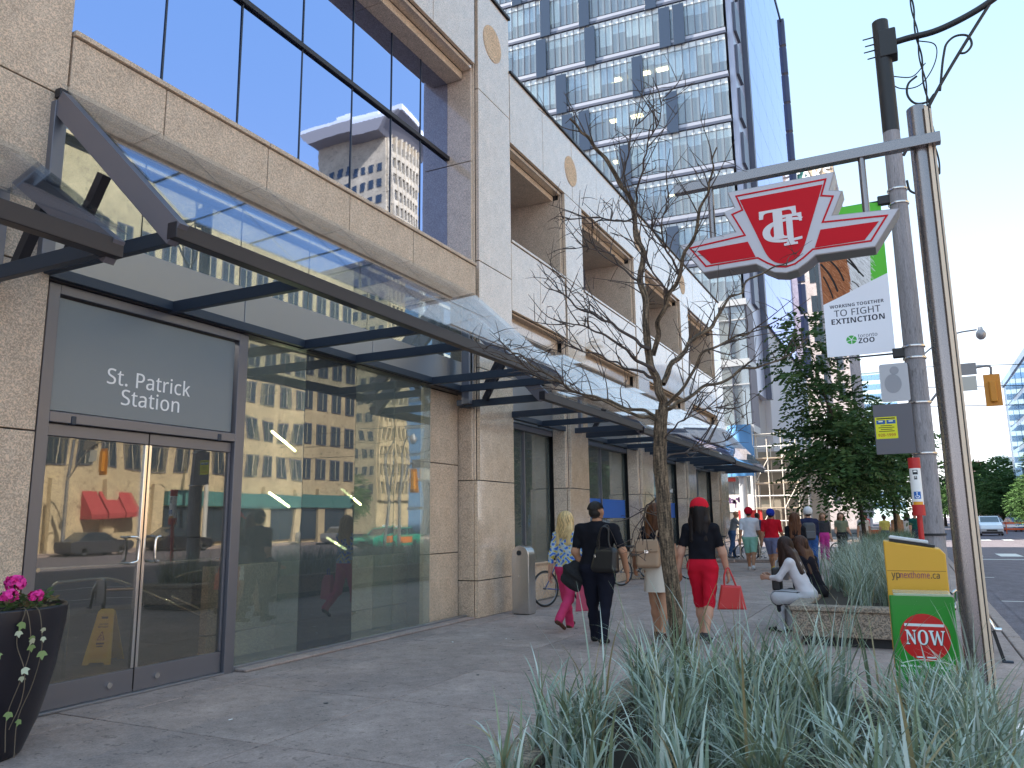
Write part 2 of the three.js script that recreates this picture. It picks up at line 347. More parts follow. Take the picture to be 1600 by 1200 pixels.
  for (let i = 0; i + 1 < zs.length; i++) {
    for (const [y0, y1] of [[6.26, 8.40], [8.50, 10.14]]) {
      const g = pn(GX, y0, y1, zs[i], zs[i + 1]); const cx = GX, cz = (zs[i] + zs[i + 1]) / 2;
      g.translate(-cx, -(y0 + y1) / 2, -cz); g.rotateY(rr(-0.004, 0.004)); g.rotateZ(rr(-0.004, 0.004)); g.translate(cx, (y0 + y1) / 2, cz); sp('pane', g, M.mirror, win);
    }
    if (i) sp('mullion', rbx(GX, 6.26, zs[i] + 0.011, GX + 0.012, 10.14, zs[i] - 0.011, 0.002), M.steelBlue, win);
  }
  sp('transom', rbx(GX - 0.01, 8.41, -4.2, GX + 0.05, 8.49, -12.0, 0.006), M.fascia, win);

  // ---- long range: piers, deep upper openings, frieze
  const piers = [[-16.2, -17.4], [-21.45, -22.65], [-26.7, -27.9], [-31.95, -33.4]];
  for (const [a, z] of piers) {
    backing(-7.6, 0, a - 0.13, FX - 0.06, 10.7, z + 0.05);
    stones(FX, [a, z], [0, 0.62, 2.33]); stones(FX, [a - 0.1, z], [2.33, 4.35, 5.73, 7.2, 9.3]);
    sp('granite_slab', rbx(-6.85, 2.34, a - 0.05, FX - 0.075, 9.3, a - 0.1, 0.004), M.granite);
    sideStones(a, [-7.1, FX - 0.075], [0, 0.62, 2.33], M.granite); sideStones(a, [-7.1, -6.79], [2.33, 3.7, 5.1], M.granite);
  }
  const bays = [[-13.44, -16.2], [-17.4, -21.45], [-22.65, -26.7], [-27.9, -31.95]];
  const fr = [-13.45]; for (let z = -15.1; z > -33.2; z -= 1.72) fr.push(z); fr.push(-33.4);
  backing(-7.7, 9.4, -13.45, FX - 0.06, 10.7, -33.4);
  stones(FX, fr, [9.3, 10.86]);
  for (const [a, z] of bays) {
    const m = (a + z) / 2;
    backing(-7.5, 5.8, a, FX - 0.06, 7.1, z);
    stones(FX, [a, m, z], [5.73, 7.14]);
    sp('sill_cap', rbx(-7.7, 7.144, a - J, FX + 0.025, 7.2, z + J, 0.008), M.granite);
    stones(-6.92, [a, m, z], [4.6, 5.72], M.granite);
    sp('recess_head', rbx(-6.92, 5.69, a, FX - 0.075, 5.725, z, 0.004), M.graniteMatte);
    sp('head_slab', rbx(-6.95, 9.22, a - J, FX - 0.072, 9.295, z + J, 0.006), M.granite);
    sp('soffit', rbx(-8.25, 9.08, a - J, -6.95, 9.21, z + J, 0.006), M.graniteMatte);
    for (let k = 0; k < 2; k++) {                                     // jambs of the opening
      const zz = k ? z : a, s = k ? 1 : -1;
      sp('jamb_slab', bx(-8.25, 7.2, zz, FX - 0.075, 9.08, zz + s * 0.06), M.graniteMatte);
    }
    const w = sub('window', station, 'recessed upper window');
    const n = Math.max(2, Math.round((a - z) / 1.05));
    for (let i = 0; i < n; i++) {
      const z0 = a + (z - a) * i / n, z1 = a + (z - a) * (i + 1) / n;
      sp('pane', bx(-8.2, 7.2, z0 - 0.02, -8.18, 8.3, z1 + 0.02), M.mirror, w); sp('pane', bx(-8.2, 8.36, z0 - 0.02, -8.18, 9.07, z1 + 0.02), M.mirror, w);
      if (i) sp('mullion', bx(-8.17, 7.2, z0 + 0.03, -8.11, 9.07, z0 - 0.03), M.steelBlue, w);
    }
    sp('transom', bx(-8.17, 8.3, a - 0.07, -8.1, 8.36, z + 0.07), M.steelBlue, w);
    // ground floor bay: low granite wall and a tall shop window
    sp('granite_slab', rbx(-7.32, 0, a - J, -7.1, 0.72, z + J, 0.006), M.granite);
    sp('sill_cap', rbx(-7.36, 0.724, a - J, -7.05, 0.77, z + J, 0.008), M.granite);
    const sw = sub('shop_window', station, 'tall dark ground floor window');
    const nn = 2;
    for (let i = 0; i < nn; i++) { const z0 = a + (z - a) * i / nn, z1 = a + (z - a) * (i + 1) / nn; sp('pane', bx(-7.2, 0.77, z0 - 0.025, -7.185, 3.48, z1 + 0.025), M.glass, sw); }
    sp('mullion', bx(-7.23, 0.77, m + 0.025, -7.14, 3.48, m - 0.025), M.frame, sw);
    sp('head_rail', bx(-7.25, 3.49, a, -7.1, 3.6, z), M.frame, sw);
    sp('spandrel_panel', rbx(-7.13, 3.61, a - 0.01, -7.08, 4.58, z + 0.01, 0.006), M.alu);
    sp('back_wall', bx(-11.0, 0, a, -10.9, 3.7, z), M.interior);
  }
  // blue film printed on two of the shop windows, and small white lines of lettering
  const blue = std({ color: C(0.012, 0.10, 0.42), roughness: 0.5 });
  sp('window_film', bx(-7.183, 1.68, -18.6, -7.178, 2.17, -21.35), blue); sp('window_film', bx(-7.183, 1.68, -24.95, -7.178, 2.17, -26.6), blue);
  {
    const letters = [];
    for (const [n, y, h, w] of [[7, 3.12, 0.09, 0.07], [3, 2.97, 0.09, 0.07], [6, 2.72, 0.13, 0.11], [10, 2.52, 0.13, 0.11], [6, 2.3, 0.09, 0.07]]) for (let i = 0; i < n; i++) letters.push(bx(-7.182, y, -25.1 - i * w * 1.25, -7.178, y + h * (i % 3 ? 0.7 : 1), -25.1 - i * w * 1.25 - w * 0.8));
    sp('lettering', merge(letters), M.white);
  }
  // round honed medallions set in the frieze
  for (const [y, z] of [[11.08, -12.7], [10.03, -16.75], [10.03, -22.05], [10.03, -27.3]]) { const g = new THREE.CylinderGeometry(0.37, 0.37, 0.05, 40); g.rotateZ(Math.PI / 2); g.translate(FX - 0.016, y, z); sp('medallion', uvm(g), M.honed); }

  // ---- entrance: doors, sign panel, shopfront
  const DX = -6.92;
  sp('jamb', rbx(DX - 0.1, 0, -4.29, DX + 0.05, 3.83, -4.4, 0.006), M.frame);
  sp('jamb', rbx(DX - 0.1, 0, -6.6, DX + 0.05, 3.83, -6.74, 0.006), M.frame);
  sp('jamb_gap', bx(DX - 0.2, 0, -4.2, DX - 0.16, 3.85, -4.29), M.glassDark);
  sp('head_rail', rbx(DX - 0.1, 3.74, -4.4, DX + 0.05, 3.83, -6.6, 0.006), M.frame);
  sp('head_rail', rbx(DX - 0.1, 2.55, -4.4, DX + 0.05, 2.645, -6.6, 0.006), M.frame);
  const sgn = sp('sign_panel', rbx(DX - 0.05, 2.66, -4.42, DX + 0.0, 3.72, -6.58, 0.005), M.signPanel, station, 'slate grey panel with white station name above the doors');
  for (const [t, z, y, w] of [['St. Patrick', -4.97, 2.99, 1.0], ['Station', -5.14, 2.80, 0.70]]) {
    const g = words(t, 0.155, font, w); g.rotateY(Math.PI / 2); g.translate(DX + 0.001, y, z); sp('lettering', g, M.white, sgn);
  }
  for (const [a, z, s] of [[-4.405, -5.495, 1], [-5.505, -6.595, -1]]) {
    const d = sub('door', station, s > 0 ? 'left leaf of the glass door' : 'right leaf of the glass door');
    const X0 = DX - 0.05, X1 = DX;
    sp('bottom_rail', rbx(X0, 0.025, a, X1, 0.24, z, 0.005), M.frame, d);
    sp('top_rail', rbx(X0, 2.43, a, X1, 2.54, z, 0.005), M.frame, d);
    sp('glass', bx(DX - 0.035, 0.245, a - 0.03, DX - 0.02, 2.425, z + 0.03), M.doorGlass, d);
    const mid = s > 0 ? z : a, out = s > 0 ? a : z;
    sp('stile', rbx(X0, 0.245, mid, X1, 2.425, mid + s * 0.035, 0.004), M.chrome, d);
    sp('stile', rbx(X0, 0.245, out, X1, 2.425, out - s * 0.03, 0.004), M.frame, d);
    const hz = mid + s * 0.09;
    sp('handle', merge([tube([[DX - 0.02, 1.5, hz + s * 0.09], [DX + 0.06, 1.505, hz + s * 0.07], [DX + 0.075, 1.49, hz + s * 0.01], [DX + 0.075, 1.44, hz], [DX + 0.075, 1.32, hz], [DX + 0.075, 1.27, hz + s * 0.01], [DX + 0.06, 1.255, hz + s * 0.06], [DX - 0.02, 1.25, hz + s * 0.08]], 0.013, 8, 40)]), M.chrome, d);
    sp('push_bar', rod([DX - 0.09, 1.235, hz + s * 0.02], [DX - 0.09, 1.235, out - s * 0.06], 0.016), M.chrome, d);
    sp('push_bar_end', rod([DX - 0.09, 1.235, out - s * 0.06], [DX - 0.02, 1.235, out - s * 0.06], 0.02), M.chrome, d);
    const k = new THREE.CylinderGeometry(0.025, 0.028, 0.02, 14); k.rotateZ(Math.PI / 2); k.translate(X1 + 0.008, 0.13, mid + s * 0.26); sp('lock', k.toNonIndexed(), M.chrome, d);
    sp('pivot', rbx(X1, 2.54, out - s * 0.2, X1 + 0.06, 2.62, out - s * 0.25, 0.008), M.steelBlue, d);
  }
  sp('threshold', rbx(DX - 0.1, 0.003, -4.4, DX + 0.06, 0.024, -6.6, 0.004), M.alu);
  sp('astragal', rbx(DX - 0.02, 0.05, -5.496, DX + 0.006, 2.54, -5.504, 0.002), M.black);
  // brushed spandrel band and the strip of glass above it
  for (const [a, z] of [[-4.2, -6.68], [-6.69, -9.2], [-9.21, -11.98]]) sp('spandrel_panel', rbx(-6.98, 3.9, a, -6.9, 4.41, z, 0.006), M.alu);
  sp('head_rail', rbx(-7.0, 3.835, -4.2, -6.84, 3.895, -11.99, 0.006), M.fascia);
  for (let i = 0, q = [-4.2, -5.3, -6.68, -7.9, -9.2, -10.6, -11.98]; i < 6; i++) sp('clerestory_pane', bx(-7.03, 4.415, q[i] - 0.008, -7.01, 5.565, q[i + 1] + 0.008), phy({ color: C(0.52, 0.56, 0.55), roughness: 0.01, metalness: 0.6, transmission: 1, thickness: 0, ior: 1.9 }));
  // frameless shopfront: tall panes with glass fins behind, on a low metal shoe
  const shop = sub('shopfront', station, 'tall frameless glass shopfront reflecting the buildings across the street');
  const finGlass = phy({ color: C(0.78, 0.84, 0.82), roughness: 0, transmission: 1, thickness: 0, ior: 1.25 });
  const pz = [-6.75, -7.84, -8.89, -9.85, -10.86];
  for (let i = 0; i < 4; i++) {
    const g = bx(-0.008, 0.06, (pz[i + 1] - pz[i]) / 2 + 0.006, 0.008, 3.83, -(pz[i + 1] - pz[i]) / 2 - 0.006); g.rotateY([0.004, -0.012, 0.006, -0.003][i]);
    g.translate(-6.95, 0, (pz[i] + pz[i + 1]) / 2); sp('pane', g, i === 1 ? M.glassDark : M.glass, shop);
    if (i) sp('glass_fin', bx(-7.3, 0.06, pz[i] + 0.009, -6.965, 3.83, pz[i] - 0.009), finGlass, shop);
  }
  sp('shoe', rbx(-7.0, 0.002, -6.75, -6.9, 0.055, -11.98, 0.006), M.alu, shop);
  sp('sill_kerb', rbx(-6.9, 0.002, -6.78, -6.72, 0.03, -11.95, 0.01), M.concreteC);
  // inside: granite parapet of the stairwell, stairwell walls and the sloping lamps of the escalator
  for (let i = 0; i < 3; i++) { const a = -7.0 - i * 1.65, z = a - 1.63; sp('granite_slab', rbx(-7.72, 0.32, a, -7.6, 1.12, z, 0.006), M.granite); sp('granite_slab', rbx(-7.72, 0.01, a, -7.6, 0.305, z, 0.006), M.granite); }
  sp('interior_wall', bx(-14.2, 0, 1.8, -14, 4.4, -12.9), M.interior);
  const tubes = [[[-8.9, 3.06, -9.3], [-8.9, 2.79, -9.85]], [[-8.9, 2.1, -9.3], [-8.9, 1.89, -9.75]], [[-8.9, 2.21, -11.05], [-8.9, 1.95, -11.6]], [[-8.9, 1.38, -10.7], [-8.9, 1.17, -11.2]]];
  const glow = std({ color: C(0.9, 0.8, 0.4), emissive: C(1.0, 0.86, 0.38), emissiveIntensity: 4 });
  for (const [p, q] of tubes) {
    sp('escalator_lamp', rod(p, q, 0.022, 0.022, 8), glow, station, 'glowing yellow lamp tube beside the escalator');
    const l = new THREE.PointLight(C(1, 0.9, 0.6), 0.5); l.position.set((p[0] + q[0]) / 2 + 0.06, (p[1] + q[1]) / 2, (p[2] + q[2]) / 2); l.castShadow = true; scene.add(l);
  }
  const down = std({ color: C(0.9, 0.85, 0.7), emissive: C(1, 0.9, 0.7), emissiveIntensity: 3 });
  for (const z of [-4.9, -6.4]) {
    const g = new THREE.CylinderGeometry(0.1, 0.1, 0.04, 20); g.translate(-8.2, 4.42, z); sp('ceiling_downlight', flat(g), down, station, 'round downlight in the lobby ceiling');
    const l = new THREE.PointLight(C(1, 0.94, 0.84), 3); l.position.set(-8.2, 4.3, z); l.castShadow = true; scene.add(l);
  }
  const rail = merge([tube([[-8.35, 0.75, -5.75], [-8.35, 0.72, -5.6], [-8.35, 0.9, -5.52], [-8.35, 1.0, -5.56], [-8.35, 1.02, -5.75], [-8.35, 1.02, -6.2], [-8.35, 0.98, -6.35], [-8.35, 0.45, -7.6]], 0.02, 8, 60), rod([-8.35, 0, -5.75], [-8.35, 0.72, -5.75], 0.02), rod([-8.35, 0, -6.6], [-8.35, 0.86, -6.6], 0.02)]);
  sp('handrail', rail, M.chrome, station, 'bent steel handrail at the stairs inside the doors');
  const rail2 = merge([tube([[-8.3, 0, -7.72], [-8.3, 0.9, -7.72], [-8.3, 1.02, -7.66], [-8.3, 1.02, -7.3], [-8.3, 0.98, -7.1]], 0.02, 8, 40), rod([-8.3, 0.75, -7.05], [-8.3, 0.45, -7.72], 0.018)]);
  sp('handrail', rail2, M.chrome);

  // ---- canopies: steel frames glazed on the slope
  function canopy(z0, z1, topX, topY, outX, outY, struts, nPanes, label, ends = true) {
    const c = sub('canopy', station, label), f = 0.14, up = V(topX, topY, 0), lo = V(outX, outY, 0);
    sp('fascia_beam', rbx(outX - 0.11, outY - f, z0, outX, outY, z1, 0.008), M.fascia, c);
    sp('top_rail', rbx(topX - 0.06, topY - 0.07, z0, topX + 0.02, topY + 0.02, z1, 0.006), M.fascia, c);
    sp('wall_beam', rbx(-6.9, outY - 0.12, z0 - 0.02, -6.78, outY - 0.02, z1 + 0.02, 0.006), M.steelBlue, c);
    for (const z of [z0 - 0.05, z1 + 0.05]) {
      sp('end_rafter', bar(V(topX - 0.02, topY - 0.1, z), V(outX - 0.04, outY - 0.1, z), 0.09, 0.2), M.rafter, c);
      if (ends) { sp('brace', bar(V(-5.95, outY + 0.62, z), V(-6.35, outY - 0.05, z), 0.08, 0.09), M.fascia, c); sp('wall_post', rbx(-6.78, outY - 0.1, z + 0.06, -6.63, topY - 0.1, z - 0.06, 0.006), M.frame, c); }
    }
    for (const z of struts) {
      sp('strut', rbx(-6.9, outY - 0.14, z + 0.035, outX - 0.11, outY - 0.02, z - 0.035, 0.006), M.steelBlue, c);
    }
    const n = V(topY - outY, -(outX - topX) * -1, 0).normalize();
    for (let i = 0; i < nPanes; i++) {
      const a = z0 + (z1 - z0) * i / nPanes, z = z0 + (z1 - z0) * (i + 1) / nPanes, L = up.distanceTo(lo) + 0.05;
      const g = new THREE.BoxGeometry(L, 0.014, Math.abs(z - a) - 0.016); g.rotateZ(Math.atan2(outY - topY, outX - topX)); g.translate((topX + outX) / 2 + n.x * 0.055, (topY + outY) / 2 + n.y * 0.055, (a + z) / 2);
      sp('pane', uvm(g), M.canopyGlass, c);
    }
  }
  canopy(-4.05, -11.75, -6.62, 5.55, -4.95, 3.97, [-4.15, -5.6, -7.65, -8.7, -10.7, -11.6], 6, 'high glass canopy over the station doors');
  canopy(1.2, -3.72, -6.55, 4.75, -5.1, 3.72, [-0.4, -2.0, -3.6], 4, 'low glass canopy across the left pier');
  canopy(-11.6, -16.9, -6.62, 5.2, -5.2, 3.72, [-11.75, -13.4, -15.0, -16.6], 4, 'lower glass canopy beyond the corner pier');
  canopy(-17.0, -22.1, -6.62, 5.2, -5.2, 3.68, [-17.3, -19, -20.6, -21.9], 4, 'lower glass canopy over the second shop bay', false);
  canopy(-22.2, -27.3, -6.62, 5.2, -5.2, 3.64, [-22.4, -24, -25.7, -27.1], 4, 'lower glass canopy over the third shop bay', false);
  canopy(-27.4, -33.3, -6.62, 5.2, -5.2, 3.6, [-27.6, -29.5, -31.3, -33], 4, 'farthest glass canopy at the end of the podium', false);
}

// ---------------------------------------------------------------- the glass tower beyond the cross street
{
  const CX = -11.15, CZ = -66, FH = 4.28, Y0 = 45.04 - FH * 9;         // floor lines at Y0 + k * FH
  const tower = thing('glass_tower', 'tall pale glass office tower with irregular dark blue fins beyond the cross street', 'building', [CX, 0, CZ]);
  const slabM = std({ color: C(0.36, 0.37, 0.43), roughness: 0.4, metalness: 0.4 }), slabD = std({ color: C(0.09, 0.1, 0.14), roughness: 0.4, metalness: 0.4 });
  const finM = phy({ color: C(0.026, 0.04, 0.075), roughness: 0.12, clearcoat: 0.4 });
  const paneM = [[0.76, 0.84, 0.9], [0.7, 0.79, 0.87], [0.82, 0.88, 0.91]].map(c => phy({ color: C(...c), roughness: 0.02, metalness: 0.16, transmission: 1, thickness: 0, ior: 1.8 }));
  const blindM = std({ color: C(0.8, 0.82, 0.79), roughness: 0.9 }), backM = std({ color: C(0.5, 0.49, 0.52), roughness: 0.95 });
  const frit = std({ color: C(0.6, 0.66, 0.7), roughness: 0.25 });
  const lampM = std({ color: C(1, 0.9, 0.6), emissive: C(1.0, 0.78, 0.36), emissiveIntensity: 2.4 });
  const W = 31, N = 24, pw = W / N;
  const paneG = uvm(new THREE.BoxGeometry(pw - 0.06, FH - 1.35, 0.05)), fritG = uvm(new THREE.BoxGeometry(pw - 0.06, 0.5, 0.05));
  for (let k = 3; k < 13; k++) {
    const y = Y0 + k * FH, fl = sub('storey', tower); fl.rotation.y = 0.07; fl.position.y = y;
    part('floor_slab', bx(-W, -0.1, 0, 0, 0.28, -7.5), slabM, fl);
    part('slab_edge', bx(-W, -0.36, 0.16, 0.1, -0.12, -0.3), slabD, fl);
    part('slab_edge', bx(-W, -0.1, 0.12, 0.06, 0.2, 0.002), slabM, fl);
    part('back_wall', bx(-W, 0.3, -7, -0.6, FH - 0.4, -7.3), backM, fl);
    part('ceiling', bx(-W, FH - 0.75, -0.5, -0.4, FH - 0.4, -7), std({ color: C(0.55, 0.55, 0.55), roughness: 0.9 }), fl);
    const bl = [], mu = [];
    for (let i = 0; i < N; i++) {
      const x = -(i + 0.5) * pw;
      part('pane', paneG, paneM[Math.floor(rnd() * 3)], fl, [x, 0.35 + (FH - 1.35) / 2, 0]);
      part('frit_panel', fritG, frit, fl, [x, FH - 0.68, 0.0]);
      const hb = (Math.floor(i / 4) + k) % 3 === 0 ? rr(0.5, 1.0) : [0.55, 0.8, 1.5, 1.9, 2.3][Math.floor(rnd() * 5)];
      bl.push(bx(x - pw / 2 + 0.03, FH - 1.0 - hb, -0.22, x + pw / 2 - 0.03, FH - 0.76, -0.25));
      for (const q of [0, 0.5]) mu.push(bx(x - pw / 2 + q * pw - 0.025, 0.28, 0.05, x - pw / 2 + q * pw + 0.025, FH - 0.36, 0.13));
    }
    const b = part('window_blinds', merge(bl), blindM, fl); b.userData.kind = 'stuff';
    const m = part('mullions', merge(mu), slabD, fl); m.userData.kind = 'stuff';
    const spots = { 12: [4, 14, 22], 11: [9, 17, 19.5, 28], 10: [6, 12.5, 16.5, 22, 28.5], 9: [3.5, 4.8, 12, 17, 21.5, 27], 8: [7.5, 15, 20, 25.5, 29], 7: [4.5, 12.8, 14.5, 20.5, 27], 6: [9, 16.6, 18.8, 24.6], 5: [8.8, 11.2, 13, 21, 26], 4: [5, 10, 14.5, 16, 24], 3: [6, 12, 19] }[k];
    for (const s of spots) { part('tinted_fin', rbx(-s - 1.05, -0.5, 0.13, -s, FH - 0.75, 0.34, 0.02), finM, fl); }
    if (k < 9) for (let q = 0; q < 3; q++) { const x = -rr(1.5, 20); const l = part('ceiling_lamp', bx(x, FH - 0.84, -2.4, x - 1.1, FH - 0.76, -3.0), lampM, fl); }
  }
  part('corner_panel', bx(0.12, 12, -0.5, 0.6, 70, -6), std({ color: C(0.36, 0.38, 0.48), roughness: 0.3, metalness: 0.3 }), tower);
  for (let k = 3; k < 14; k++) part('corner_louvre', bx(0.6, Y0 + k * FH + 0.3, -1.0, 0.85, Y0 + k * FH + 3.2, -3.2), slabD, tower);
  part('corner_fin', bx(0.62, 12, -5.2, 1.1, 72, -6), slabD, tower);
  // blue curtain wall on the avenue side, storey by storey
  const blueM = phy({ color: C(0.13, 0.2, 0.72), roughness: 0.03, metalness: 1 });
  for (let k = 3; k < 15; k++) for (let i = 0; i < 6; i++) part('curtain_pane', bx(0.82, Y0 + k * FH + 0.02, -6.1 - i * 5.6, 0.9, Y0 + (k + 1) * FH - 0.02, -11.66 - i * 5.6), blueM, tower);
  for (let k = 3; k < 15; k++) part('corner_trim', bx(0.6, Y0 + k * FH + 0.1, -39.75, 1.35, Y0 + (k + 1) * FH - 0.3, -40.6), slabD, tower);
  part('wall', bx(-40, 0, -7.6, 0.6, 70, -40), backM, tower);
  part('wall', bx(-40, 0, -0.5, -W - 0.1, 70, -7.6), backM, tower);
  part('base_wall', bx(-W, 5.3, -0.8, 0.1, Y0 + 3 * FH - 0.4, -7.5), std({ color: C(0.32, 0.3, 0.3), roughness: 0.8 }), tower);
  part('roof', bx(-40, 70, 0.1, 1, 70.6, -40), slabD, tower);

  // two storey glass bay that juts out at the foot of the tower
  const bay = thing('glass_bay', 'two storey pale glazed bay with grey frames jutting from the tower foot', 'building', [-14.5, 0, -65]);
  const fm = std({ color: C(0.42, 0.43, 0.45), roughness: 0.5, metalness: 0.3 });
  for (const [y0, y1] of [[14.2, 18.6], [8.9, 13.6]]) {
    part('floor_edge', bx(-5, y0 - 0.55, 2.1, 4.1, y0, -1), fm, bay);
    for (let i = 0; i < 7; i++) {
      part('pane', bx(-5 + i * 1.285 + 0.04, y0 + 0.02, 1.92, -5 + (i + 1) * 1.285 - 0.04, y1, 1.98), paneM[i % 3], bay);
      part('mullion', bx(-5 + i * 1.285 - 0.04, y0, 1.9, -5 + i * 1.285 + 0.04, y1, 2.1), slabD, bay);
    }
    part('transom', bx(-5, y0 + 3.2, 1.99, 4.0, y0 + 3.3, 2.08), fm, bay);
    part('side_panel', bx(4.0, y0, 1.9, 4.1, y1, -1), std({ color: C(0.13, 0.12, 0.15), roughness: 0.6 }), bay);
    part('back_wall', bx(-5, y0, -0.9, 3.9, y1, -1), std({ color: C(0.4, 0.4, 0.4), roughness: 0.9 }), bay);
    part('stair_flight', bar(V(-0.6, y0 + 3.6, 0.7), V(2.6, y0 + 0.4, 0.7), 0.5, 0.5), blindM, bay);
  }
  part('roof_slab', bx(-5.1, 18.6, 2.2, 4.15, 19.1, -1), fm, bay);
  for (const x of [-4.6, -0.6, 3.6]) part('column', rod([x, 0, 0.8], [x, 8.4, 0.8], 0.25, 0.25, 12), fm, bay);
  const tarp = thing('blue_tarpaulin', 'bright blue tarpaulin wrapped round a column at the scaffold', 'tarpaulin', [-11.6, 0, -63.4]);
  {
    const g = new THREE.PlaneGeometry(2.2, 4.0, 14, 20), p = g.attributes.position;
    for (let i = 0; i < p.count; i++) { const x = p.getX(i), y = p.getY(i); p.setZ(i, 0.9 - x * x * 0.5 + Math.sin(x * 7 + y * 1.3) * 0.07 + Math.sin(y * 3.1 + x * 2) * 0.06); }
    g.computeVertexNormals(); g.translate(0, 6.9, 0);
    part('sheet', g, std({ color: C(0.06, 0.2, 0.42), roughness: 0.5, side: THREE.DoubleSide }), tarp);
    part('column', rod([0, 0, 0], [0, 8.8, 0], 0.3), fm, tarp);
  }
  // storefront at the foot of the tower, sunlit
  const store = thing('white_storefront', 'sunlit white storefront with a printed banner under the glass bay', 'storefront', [-14, 0, -64.4]);
  const wallM = std({ color: C(0.72, 0.66, 0.55), roughness: 0.8 });
  part('wall', bx(-6, 0, -0.4, 3.2, 2.1, -0.7), wallM, store); part('wall', bx(-6, 4.95, -0.4, 3.2, 5.6, -0.7), wallM, store);
  part('pillar', bx(-0.9, 0, 0.3, -0.4, 5.2, -0.2), std({ color: C(0.78, 0.77, 0.74), roughness: 0.7 }), store);
  for (let i = 0; i < 6; i++) part('pane', bx(-0.3 + i * 0.58 + 0.03, 3.6, -0.42, 0.28 + i * 0.58 - 0.03, 4.94, -0.46), paneM[2], store);
  const ban = part('banner', bx(-0.3, 2.2, -0.2, 3.15, 3.55, -0.25), std({ color: C(0.72, 0.7, 0.66), roughness: 0.7 }), store, null, 'pale banner with a small purple tree emblem');
  { const l = []; for (let i = 0; i < 16; i++) { const g = new THREE.CylinderGeometry(0.1, 0.1, 0.01, 8); g.rotateX(Math.PI / 2); g.translate(1.5 + rr(-0.45, 0.45), 3.1 + rr(-0.22, 0.22), -0.19); l.push(g.toNonIndexed()); } l.push(bx(1.46, 2.5, -0.195, 1.54, 3.1, -0.185)); part('emblem', merge(l), std({ color: C(0.12, 0.06, 0.16), roughness: 0.8 }), ban); }
  part('sign_board', bx(0.4, 4.6, -0.3, 1.6, 4.9, -0.36), std({ color: C(0.45, 0.06, 0.05), roughness: 0.6 }), store);
  part('ticket_hoarding', bx(1.9, 0.4, 0.9, 3.7, 2.3, 0.85), std({ color: C(0.5, 0.035, 0.03), roughness: 0.7 }), store);
  // scaffold
  const sc = thing('scaffold', 'pipe scaffold with white guard rails beside the blue tarpaulin', 'scaffold', [-9, 0, -63]);
  const pm = std({ color: C(0.62, 0.57, 0.5), roughness: 0.5, metalness: 0.4 }), pw2 = std({ color: C(0.75, 0.74, 0.72), roughness: 0.5 });
  for (const z of [0, -1.6]) for (let i = 0; i < 4; i++) part('standard', rod([-1.6 + i * 1.05, 0, z], [-1.6 + i * 1.05, 8.4 - (i % 2) * 0.7, z], 0.045, 0.045, 7), pm, sc);
  for (const z of [0, -1.6]) for (let k = 0; k < 9; k++) part('ledger', rod([-1.7, 0.5 + k * 0.95, z], [1.65, 0.5 + k * 0.95, z], 0.038, 0.038, 7), k % 2 ? pw2 : pm, sc);
  for (const y of [2.35, 4.25, 6.15]) part('plank', bx(-1.7, y + 0.05, 0.05, 1.65, y + 0.12, -1.6), std({ color: C(0.45, 0.36, 0.26), roughness: 0.9 }), sc);
  for (let k = 0; k < 4; k++) part('brace', rod([-1.6 + (k % 2) * 2.1, 0.5 + k * 1.9, 0.05], [-0.5 + (k % 2) * 2.1, 2.4 + k * 1.9, 0.05], 0.03, 0.03, 6), pm, sc);
  for (const y of [5.2, 6.2, 7.1]) part('guard_rail', rod([-4.2, y, 0.3], [-1.7, y - 0.1, 0], 0.045, 0.045, 7), pw2, sc);
  part('hoarding_board', bx(-1.6, 0, -2.2, 3.4, 6.9, -2.6), std({ color: C(0.27, 0.24, 0.2), roughness: 0.9 }), sc);
}
// ---------------------------------------------------------------- buildings farther along, left and right of the avenue
function slabBlock(name, label, x0, x1, z0, z1, h, wall, glassM, cols, rows, opt = {}) {
  const b = thing(name, label, 'building', [(x0 + x1) / 2, 0, z0]), w = x1 - x0, d = z0 - z1;
  part('wall', bx(-w / 2, 0, 0, w / 2, h, -d), wall, b);
  part('roof', bx(-w / 2 - 0.2, h, 0.2, w / 2 + 0.2, h + 0.9, -d - 0.2), opt.roof || wall, b);
  const fh = (h - 4) / rows, cw = w / cols;
  const g = uvm(new THREE.BoxGeometry(cw * (opt.fill || 0.6), fh * 0.55, 0.1));
  if (!opt.noFront) for (let k = 0; k < rows; k++) for (let i = 0; i < cols; i++) part('window', g, glassM, b, [-w / 2 + (i + 0.5) * cw, 4 + (k + 0.5) * fh, 0.02]);
  return b;
}
const winM = std({ color: C(0.05, 0.07, 0.09), roughness: 0.12, metalness: 0.3 }), winB = phy({ color: C(0.25, 0.42, 0.62), roughness: 0.04, metalness: 0.85 });
